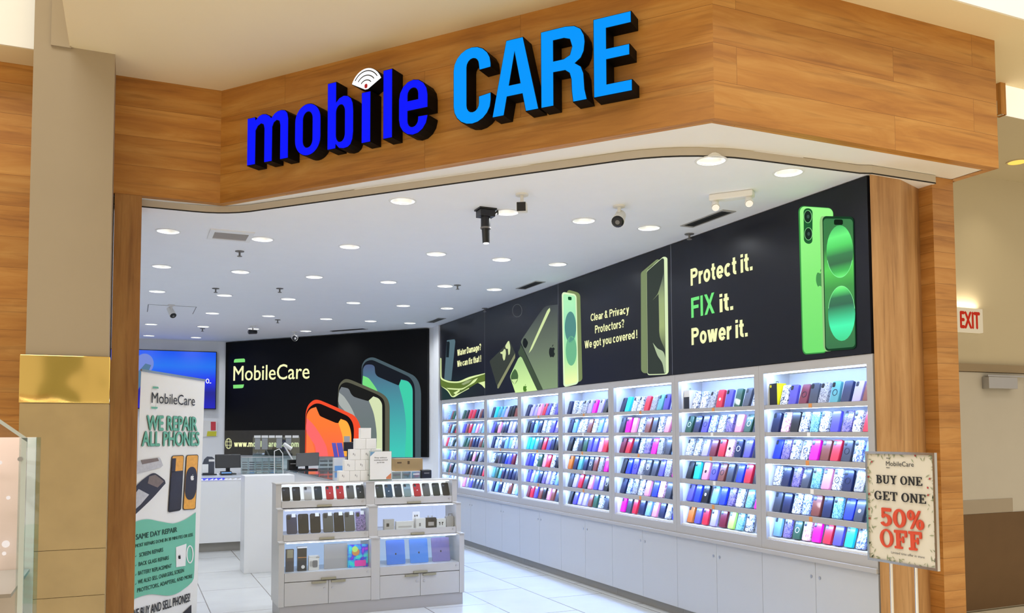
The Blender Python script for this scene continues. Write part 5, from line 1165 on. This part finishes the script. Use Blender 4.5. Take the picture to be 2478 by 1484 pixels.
a, b = on(585, 1143, YC), on(685, 1107, YC)
t = empty('acrylic_drawer_unit', ((a.x+b.x)/2, YC, ZC1), 'row of clear acrylic drawers full of small parts on the counter', 'drawers')
wd = (b.x-a.x)/6
for n in range(6):
    for j, (z0, z1) in enumerate(((ZC1, ZC1+.05), (ZC1+.052, b.z))):
        d = MB().box(a.x+n*wd+.003, a.x+(n+1)*wd-.003, YC, YC+.15, z0+.002, z1-.002).build('drawer', M['gl3'], t)
        mb = MB()
        for q in range(4 if j else 2): mb.box(a.x+n*wd+.015, a.x+n*wd+wd-.015, YC+.02, YC+.1, z0+.008+q*.032, z0+.014+q*.032+.008)
        mb.build('small_parts', M[['grey', 'seam', 'l', 'd', 'paper', 'seam'][(n*2+j) % 6]], d)
MB().box(a.x, b.x, YC-.001, YC+.152, ZC1+.05, ZC1+.053).box(a.x, b.x, YC-.001, YC+.152, b.z, b.z+.006).build('frame', M['grey'], t)
a = on(722, 1142, YC); zt = on(688, 1076, YC)
t = empty('desk_lamp', (a.x, YC+.05, 1.0815), 'pale jointed desk lamp leaning over the counter drawers', 'lamp')
MB().box(a.x-.04, a.x+.05, YC-.0, YC+.10, 1.0815, 1.10).build('lamp_base', M['paper'], t, bev=.004)
MB().tube([(a.x-.01, YC+.04, 1.095), (on(708, 1112, YC).x, YC+.04, on(708, 1112, YC).z), (zt.x, YC+.04, zt.z)], .012, 8).build('lamp_arm', M['paper'], t)
MB().cyl((zt.x, YC+.04, zt.z+.01), (on(706, 1086, YC).x, YC+.04, on(706, 1087, YC).z), .026, .03, 12).build('lamp_head', M['paper'], t)
t = empty('cable_hook', (on(672, 1140, YC).x, YC-.08, ZC1), 'pale thin arched rail rising over the acrylic drawers', 'rail')
p = [on(664, 1142, YC-.08), on(664, 1092, YC-.08), on(676, 1087, YC-.08), on(684, 1098, YC-.08), on(685, 1142, YC-.08)]
p[0].z = p[4].z = ZC1
MB().tube(p, .006, 8).build('rail_tube', M['paper'], t)
a, b = on(716, 1128, 12.3), on(772, 1098, 12.3)
t = empty('computer_screen', ((a.x+b.x)/2, 12.3, 1.081), 'tilted black computer screen on the dark counter top', 'screen')
MB().ob((a.x, 12.3, 1.13), (b.x-a.x, 0, .01), (0, .02, .006), (.02, .09, b.z-1.13)).build('screen_body', M['black'], t, bev=.005)
MB().box((a.x+b.x)/2-.12, (a.x+b.x)/2+.13, 12.22, 12.42, 1.081, 1.094).build('foot', M['black'], t); MB().cyl(((a.x+b.x)/2, 12.35, 1.09), ((a.x+b.x)/2, 12.36, 1.2), .025, n=10).build('neck', M['black'], t)
a, b = on(684, 1142, 12.55), on(716, 1124, 12.55)
t = box_thing('receipt_printer', max(a.x, 2.07), max(b.x, 2.2), 12.55, 12.70, 1.0815, 1.22, M['black'], 'squat black receipt printer between the lamp and the computer screen', 'printer')
MB().box(2.09, 2.17, 12.545, 12.55, 1.16, 1.168).build('paper_slot', M['grey'], t)
a, b = on(774, 1137, 11.9), on(818, 1107, 11.9)
t = empty('acrylic_organizer', ((a.x+b.x)/2, 11.9, 1.081), 'clear acrylic organizer with slots standing by the orange phone picture', 'organizer')
MB().box(a.x, b.x, 11.9, 12.02, 1.081, b.z).build('acrylic_case', M['gl3'], t)
for n in range(2):
    mb = MB(); x = a.x+.015+n*(b.x-a.x)/2
    for q in range(3): mb.box(x, x+(b.x-a.x)/2-.03, 11.92, 11.98, 1.09+q*.055, 1.12+q*.055)
    mb.build('small_parts', M['seam'], t)
a = on(808, 1108, 11.6)
for n, (p0, p1) in enumerate(((809, 819), (821, 834))):
    q0, q1 = on(p0, 1107, 11.6), on(p1, 1072, 11.6)
    t = empty('folded_leaflet', ((q0.x+q1.x)/2, 11.6, q0.z), ('narrow' if n == 0 else 'wide')+' slate purple leaflet leaning beside the white box pyramid', 'leaflet', 'purple leaflets by the box pyramid')
    MB().ob((q0.x, 11.6, q0.z), (q1.x-q0.x, 0, 0), (0, .006, 0), (-.03, .03, q1.z-q0.z)).build('leaflet_card', M['p'], t)
a, b = on(808, 1137, 11.58), on(835, 1108, 11.58)
t = box_thing('leaflet_riser', a.x, b.x, 11.58, 11.66, 1.081, b.z-.001, M['paper'], 'pale block under the purple leaflets behind the box pyramid', 'riser')
MB().box(a.x+.01, b.x-.01, 11.578, 11.58, 1.09, 1.16).build('lower_panel', M['l'], t)
a, b = on(833, 1092, 11.2), on(856, 1070, 11.2)
t = empty('card_reader', ((a.x+b.x)/2, 11.2, 1.081), 'black card reader with grey top on a post behind the box pyramid', 'card reader')
MB().box(a.x, b.x, 11.2, 11.26, a.z, b.z).build('reader_body', M['black'], t, bev=.006); MB().cyl(((a.x+b.x)/2, 11.23, 1.081), ((a.x+b.x)/2, 11.23, a.z+.01), .02, n=10).build('post', M['black'], t)
c_, d_ = on(834, 1072, 11.2), on(847, 1056, 11.2); MB().box(c_.x, d_.x, 11.21, 11.24, b.z-.002, d_.z).build('reader_screen', M['grey'], t)
a, b = on(948, 1162, 9.3), on(1019, 1140, 9.3)
t = empty('drawer_unit', ((a.x+b.x)/2, 9.3, 1.081), 'low white drawer unit with clear fronts under the cardboard box', 'drawers')
MB().box(a.x, b.x, 9.31, 9.5, 1.081, 1.172).build('unit_body', M['white'], t)
for n in range(3):
    w3 = (b.x-a.x)/3; MB().box(a.x+n*w3+.006, a.x+(n+1)*w3-.006, 9.303, 9.309, 1.09, 1.165).build('drawer', M['gl3'], t)
    MB().box(a.x+n*w3+.02, a.x+(n+1)*w3-.02, 9.300, 9.303, 1.128, 1.145).build('drawer_label', M['seam' if n != 2 else 'paper'], t)
a, b = on(957, 1136, 9.33), on(1023, 1110, 9.33)
t = box_thing('cardboard_box', a.x, b.x, 9.33, 9.5, 1.1725, b.z, M['tan'], 'brown cardboard box resting on the white drawer unit', 'box')
MB().box(a.x+.02, a.x+.07, 9.328, 9.33, b.z-.05, b.z-.035).box((a.x+b.x)/2-.02, (a.x+b.x)/2+.005, 9.328, 9.33, b.z-.06, b.z-.025).build('box_print', mat('dark_brown_ink', (92, 70, 40), .7, vary=0), t)
a, b = on(1019, 1160, 9.28), on(1045, 1137, 9.28)
t = box_thing('black_case', a.x, b.x, 9.28, 9.4, 1.081, b.z, M['black'], 'small black rounded case beside the white drawer unit', 'case', bev=.012)
MB().box(a.x+.035, b.x-.03, 9.277, 9.281, b.z-.045, b.z-.03).build('case_label', M['seam'], t)
# tag rail with hanging grey cards before the website strip
PT2 = PY(13.9)
t = empty('tag_rail', W(PT2, 669, 1090), 'clear stand of white tags and hanging grey cards before the web address', 'stand')
for n, (x0, x1) in enumerate(((615, 631), (633, 649), (651, 665), (667, 683), (690, 705), (708, 723))):
    A, B = W(PT2, x0, 1060), W(PT2, x1, 1054); MB().box(A.x, B.x, 13.9, 13.91, A.z, B.z).build('white_tag', M['paper'], t)
for n, (x0, x1, y0, y1) in enumerate(((617, 630, 1062, 1088), (634, 648, 1062, 1088), (669, 683, 1060, 1085), (692, 705, 1060, 1076))):
    A, B = W(PT2, x0, y1), W(PT2, x1, y0); MB().box(A.x, B.x, 13.912, 13.918, A.z, B.z+.03).build('hanging_card', M['gl4'], t)
A, B = W(PT2, 612, 1090), W(PT2, 726, 1057)
MB().box(A.x, B.x, 13.92, 13.928, .9, B.z).build('back_sheet', M['glass'], t); MB().box(A.x-.1, B.x+.1, 13.85, 14.1, 0, .9).build('stand_base', M['white'], t)

# ---------------------------------------------------------------- ceiling fittings
def linear_vent(x, y0, y1, lab):
    t = empty('linear_vent', (x, (y0+y1)/2, ZC), lab, 'air vent', 'black slot vents along the case wall')
    MB().box(x-.05, x+.05, y0, y1, ZC-.003, ZC).build('slot', M['dark'], t)
    fr = MB().box(x-.062, x-.05, y0-.03, y1+.03, ZC-.006, ZC).box(x+.05, x+.062, y0-.03, y1+.03, ZC-.006, ZC).box(x-.05, x+.05, y0-.03, y0, ZC-.006, ZC).box(x-.05, x+.05, y1, y1+.03, ZC-.006, ZC)
    fr.build('frame', M['grey'], t); MB().box(x-.004, x+.004, y0, y1, ZC-.005, ZC-.003).build('blade', M['black'], t)
linear_vent(4.09, 5.21, 5.70, 'black slot vent nearest the entrance above the Protect it panel')
linear_vent(4.10, 8.50, 8.98, 'black slot vent in the ceiling between the stylus panel and protector panel')
linear_vent(4.10, 11.78, 12.28, 'black slot vent farthest back, above the water damage panel')
c = (B0+SD*(-1.62)+SN*.32); t = empty('linear_vent', (c.x, c.y, ZC), 'black slot vent above the big back wall panel', 'air vent', 'black slot vents along the case wall')
MB().ob((c.x, c.y, ZC-.004), SD*.66, SN*.09, (0, 0, .004)).build('slot', M['dark'], t); MB().ob(Vector((c.x, c.y, ZC-.006))-SD*.03-SN*.012, SD*.72, SN*.012, (0, 0, .006)).build('frame', M['grey'], t)
t = empty('return_air_grille', (.735, 7.49, ZC), 'square grey return air grille in a white frame near the entrance', 'air vent')
mb = MB().box(.562, .600, 7.30, 7.68, ZC-.010, ZC).box(.872, .910, 7.30, 7.68, ZC-.010, ZC).box(.60, .872, 7.30, 7.38, ZC-.010, ZC).box(.60, .872, 7.63, 7.68, ZC-.010, ZC); mb.build('frame', M['wallw'], t)
MB().box(.60, .872, 7.38, 7.63, ZC-.003, ZC).build('grille_core', mat('grille_grey', (150, 146, 146), .6, vary=0), t)
mb = MB(); [mb.box(.60, .872, 7.385+i*.0205, 7.393+i*.0205, ZC-.007, ZC-.002) for i in range(12)]; mb.build('grille_blade', mat('grille_blade_grey', (176, 172, 170), .5, vary=0), t)
t = empty('access_hatch', (.465, 12.2, ZC), 'flush white ceiling hatch outlined near the back corner', 'hatch'); MB().box(.18, .75, 11.95, 12.68, ZC-.004, ZC).build('hatch_panel', M['ceil'], t)
MB().box(.17, .76, 11.94, 11.95, ZC-.002, ZC).box(.17, .18, 11.95, 12.68, ZC-.002, ZC).box(.75, .76, 11.95, 12.68, ZC-.002, ZC).build('shadow_line', M['seam'], t)
sprk = None
for n, (px, py, lab) in enumerate(((580, 608, 'grey ceiling sprinkler close behind the return air grille'), (522, 698, 'ceiling sprinkler in the fourth bay of downlights, near the column side'), (677, 698, 'pale ceiling sprinkler mid ceiling ahead of the back panel'), (1107, 690, 'dark T-shaped sprinkler beside a downlight, halfway down the shop'), (1668, 566, 'sprinkler against the Protect it panel by the first slot vent'), (672, 774, 'tiny sprinkler above the big back panel lettering'), (1173, 746, 'sprinkler over the joint of the water and tablet panels'), (490, 795, 'small sprinkler near the wall screen'))):
    p = W(PZ(ZC), px, py); x, y = p.x, p.y
    if sprk is None:
        t = sprk = empty('sprinkler', (x, y, ZC), lab, 'sprinkler', 'ceiling sprinklers')
        MB().cyl((x, y, ZC-.006), (x, y, ZC), .04, n=20).build('escutcheon', M['seam'], t); MB().cyl((x, y, ZC-.045), (x, y, ZC-.006), .009, n=10).build('nozzle', M['seam'], t); MB().cyl((x, y, ZC-.05), (x, y, ZC-.045), .022, n=14).build('deflector', M['seam'], t)
    else: t = copy_tree(sprk); t.location = (x, y, ZC); t['label'] = lab
def camera_(px, py, aim, lab, body=(.05, .13), m='paper', box=False):
    p = W(PZ(ZC), px, py); t = empty('security_camera', p, lab, 'camera', 'ceiling security cameras')
    MB().cyl((p.x, p.y, ZC-.012), (p.x, p.y, ZC), .045, n=20).build('mount', M['paper'], t)
    d = Vector(aim).normalized(); c = Vector((p.x, p.y, ZC-.095))
    MB().tube([(p.x, p.y, ZC-.01), (p.x, p.y, ZC-.06), c], .013, 8).build('bracket', M['paper'], t)
    r, l = body
    if box:
        s = Vector((-d.y, d.x, 0)).normalized(); u = d.cross(s).normalized()
        MB().ob(c-d*l/2-s*r-u*r, d*l, s*2*r, u*2*r).build('camera_body', M[m], t, bev=.006); MB().ob(c+d*(l/2)-s*r*.9-u*r*.9, d*.006, s*1.8*r, u*1.8*r).build('lens_face', M['black'], t)
    else:
        MB().cyl(c-d*l*.5, c+d*l*.5, r*.85, r, 18).build('camera_body', M[m], t, smooth=False); MB().cyl(c+d*l*.5, c+d*(l*.5+.012), r*.96, r*.7, 18).build('lens_face', M['black'], t); MB().cyl(c+d*(l*.5+.012), c+d*(l*.5+.014), r*.35, n=12).build('lens', M['seam'], t)
camera_(1263, 470, (-.5, -.85, -.12), 'white box camera with black face, nearest the sign soffit', (.034, .10), box=True)
camera_(1498, 498, (-.55, -.6, -.55), 'white bullet camera facing out before the Protect it panel', (.048, .13))
camera_(415, 738, (.25, -.6, -.6), 'white bullet camera near the wall screen corner', (.042, .15))
camera_(612, 789, (-.8, -.25, -.05), 'black small bullet camera above the back panel edge', (.035, .12), 'black')
camera_(712, 803, (.1, -.8, -.3), 'small white camera over the top edge of the big back panel', (.05, .10))
p = W(PZ(ZC), 1175, 506)
t = empty('ceiling_projector', (p.x, p.y, ZC), 'black logo projector hanging from a square ceiling box', 'projector')
MB().box(p.x-.068, p.x+.068, p.y-.06, p.y+.06, ZC-.012, ZC).box(p.x-.058, p.x+.058, p.y-.05, p.y+.05, ZC-.062, ZC-.012).build('ceiling_box', M['black'], t, bev=.002)
MB().cyl((p.x, p.y, ZC-.145), (p.x, p.y, ZC-.062), .036, n=20).build('yoke', M['black'], t); MB().cyl((p.x+.004, p.y, ZC-.255), (p.x, p.y, ZC-.145), .027, .030, 20).build('barrel', M['black'], t); MB().cyl((p.x+.004, p.y, ZC-.262), (p.x+.004, p.y, ZC-.255), .021, n=16).build('lens', M['lit'], t)
MB().ring((p.x, p.y, ZC-.150), (0, 0, 1), .030, .039, .012).build('clamp_ring', M['seam'], t)
q = W(PZ(ZC), 1205, 516); MB().tube([(p.x+.058, p.y, ZC-.04), (p.x+.09, p.y-.02, ZC-.012), (q.x, q.y, ZC-.008)], .006, 8).build('power_cable', M['black'], t)
a, b = W(PZ(ZC), 1735, 472), W(PZ(ZC), 1806, 463); d = (b-a).normalized(); s = Vector((-d.y, d.x, 0)); m_ = (a+b)/2
t = empty('emergency_light', (m_.x, m_.y, ZC), 'white twin-head emergency light on the ceiling near the case wall', 'emergency light')
L = (b-a).length+.10; MB().ob(m_-d*L/2-s*.045-Vector((0, 0, .045)), d*L, s*.09, (0, 0, .045)).build('battery_case', M['soffit'], t, bev=.01)
for e in (-1, 1):
    c = m_+d*e*L*.38-Vector((0, 0, .075)); h = MB().cyl(c+Vector((0, 0, .03)), c+Vector((-.02, -.03, -.02)), .022, .030, 16).build('lamp_head', M['soffit'], t); MB().cyl(c+Vector((-.02, -.03, -.02)), c+Vector((-.024, -.036, -.026)), .025, n=16).build('lens', M['chrome'], h)

# ---------------------------------------------------------------- corridor: exit sign, door with closer, downlight
p0, p1 = W(PY(5.4), 2300, 803), W(PY(5.4), 2367, 750); sx1 = p1.x; sx0 = sx1-.34; z0, z1 = p0.z, p1.z
t = empty('exit_sign', ((sx0+sx1)/2, 5.4, z0), 'cream lit exit sign with red letters on the corridor wall', 'exit sign')
MB().box(sx0, sx1, 5.355, 5.399, z0, z1).build('sign_box', glow('exit_sign_face', (226, 206, 170), .85), t, bev=.003)
mb = MB(); rl = glow('exit_red', (190, 44, 24), .9)
put_text(mb, 'EXIT', Vector((sx0+.04, 5.353, z0+.035)), Vector((1, 0, 0)), Vector((0, 0, 1)), .26, .145, .055); mb.build('lettering', rl, t)
dx1 = W(PY(5.4), 2471, 905).x; dz = 2.125
t = empty('corridor_door', (6.95, 5.39, 0), 'cream corridor door with bronze kick plate under the exit sign', 'door')
MB().box(6.3, dx1, 5.37, 5.398, .012, dz).build('door_leaf', M['door'], t)
MB().box(6.3, dx1, 5.362, 5.37, .02, .86).build('kick_plate', M['kick'], t)
MB().box(6.3, W(PY(5.4), 2442, 1220).x, 5.364, 5.37, .862, .985).build('push_plate', mat('greyed_push_plate', (166, 154, 136), .4, .2, vary=.05), t)
a, b = W(PY(5.33), 2383, 943), W(PY(5.33), 2455, 913); MB().box(a.x+.02, b.x, 5.30, 5.37, a.z+.01, b.z-.005).build('closer_body', M['alu'], t, bev=.003)
MB().box(a.x+.05, dx1-.02, 5.33, 5.345, b.z, b.z+.014).build('closer_arm', M['alu'], t)
struct(MB().box(6.2, 8.2, 5.355, 5.398, dz+.005, dz+.075).box(dx1+.004, dx1+.06, 5.36, 5.398, 0, dz+.004), 'door_1', mat('door_frame_brown', (150, 132, 104), .5, vary=.03))
struct(MB().box(dx1+.06, 8.4, 5.385, 5.399, 0, dz), 'trim_6', M['kick'])
p = W(PZ(3.95), 2462, 392); t = empty('corridor_downlight', (p.x, p.y, 3.95), 'warm amber recessed downlight in the corridor ceiling', 'ceiling light')
MB().ring((p.x, p.y, 3.945), (0, 0, 1), .075, .09, .005, 24).build('trim_ring', M['beige'], t); MB().cyl((p.x, p.y, 3.946), (p.x, p.y, 3.949), .076, n=24).build('lamp', glow('amber_lamp', (255, 205, 92), 1.3), t)
d = bpy.data.lights.new('corridor_beam', 'SPOT'); d.energy = 14; d.spot_size = 1.9; d.spot_blend = .9; d.color = (1, .86, .6); d.shadow_soft_size = .06
o = bpy.data.objects.new('corridor_beam', d); COL.objects.link(o); o.location = (p.x, p.y, 3.94)
d = bpy.data.lights.new('exit_sign_glow', 'AREA'); d.energy = 1.0; d.size = .3; d.size_y = .03; d.shape = 'RECTANGLE'; d.color = (1, .85, .6)
o = bpy.data.objects.new('exit_sign_glow', d); COL.objects.link(o); o.location = ((sx0+sx1)/2, 5.36, z1+.004); o.rotation_euler = (math.pi, 0, 0)

# ---------------------------------------------------------------- glass display case of the mall stand at the lower edge
t = empty('glass_display_case', (-.6, 2.6, 0), 'clear glass display case of a mall stand in front of the stone column base', 'display case')
def gx(px, py): p = W(PY(2.6), px, py); return (p.x, p.z)
c1, c2 = gx(66, 1060), gx(0, 1015); sl = (c2[1]-c1[1])/(c2[0]-c1[0])
prof = [(c1[0], .9), (c1[0], c1[1]), (-.75, c1[1]+(-.75-c1[0])*sl), (-1.3, c1[1]+(-.75-c1[0])*sl), (-1.3, .9)]
MB().prism([(x, 2.6, z) for x, z in prof], (0, .008, 0)).build('front_pane', glass('frosted_pink_glass', (252, 246, 243), .14), t)
MB().ob((c1[0]-.012, 2.588, .9), (.012, 0, 0), (0, .02, 0), (0, 0, c1[1]-.9)).build('edge_profile', M['gl5'], t)
e = Vector((-.75-c1[0], 0, (-.75-c1[0])*sl)); MB().ob((c1[0], 2.588, c1[1]-.010), e, (0, .02, 0), (0, 0, .010)).build('edge_profile', M['gl5'], t)
MB().box(c1[0]-.02, c1[0]-.010, 2.62, 3.1, .9, c1[1]).build('end_pane', M['glass'], t)
MB().box(-1.3, c1[0]-.03, 2.62, 3.08, 1.172, 1.182).build('shelf', M['gl4'], t)
MB().box(-1.3, c1[0]-.022, 3.085, 3.10, .9, c1[1]).build('back_panel', mat('blush_panel', (246, 232, 226), .35, vary=.03), t)
MB().box(-1.3, c1[0], 2.6, 3.1, 0, .9).build('plinth', M['white'], t)
MB().cyl((c1[0]-.014, 2.586, 1.535), (c1[0]-.014, 2.589, 1.535), .006, n=12).build('hinge_disc', M['alu'], t)
for n, (px, py) in enumerate(((20, 1205), (14, 1317), (10, 1340), (0, 1120))):  # glowing beads put in for the small highlights in the case
    q = W(PY(3.06), px, py); o = MB().ball((q.x, q.y, q.z), .006 if n != 1 else .011, 10).build('case_bulb', M['lit'], None)
    o.location = (0, 0, 0); tag(o, ['small white highlight bead, upper one behind the glass', 'largest white highlight bead behind the glass', 'lowest white highlight bead behind the glass', 'bluish highlight bead cut by the picture edge'][n], 'bulb', 'highlight beads in the glass stand')
    o.parent = t; [o.__delitem__(q_) for q_ in ('label', 'category', 'group')]; o.matrix_parent_inverse = Matrix.Translation(-Vector(t.location))
d = bpy.data.lights.new('case_fill_light', 'AREA'); d.energy = 5; d.shape = 'RECTANGLE'; d.size = .9; d.size_y = .05; d.color = (1, .93, .9)  # added fill light inside the case to brighten it
o = bpy.data.objects.new('case_fill_light', d); COL.objects.link(o); o.location = (-.75, 2.85, 1.9)
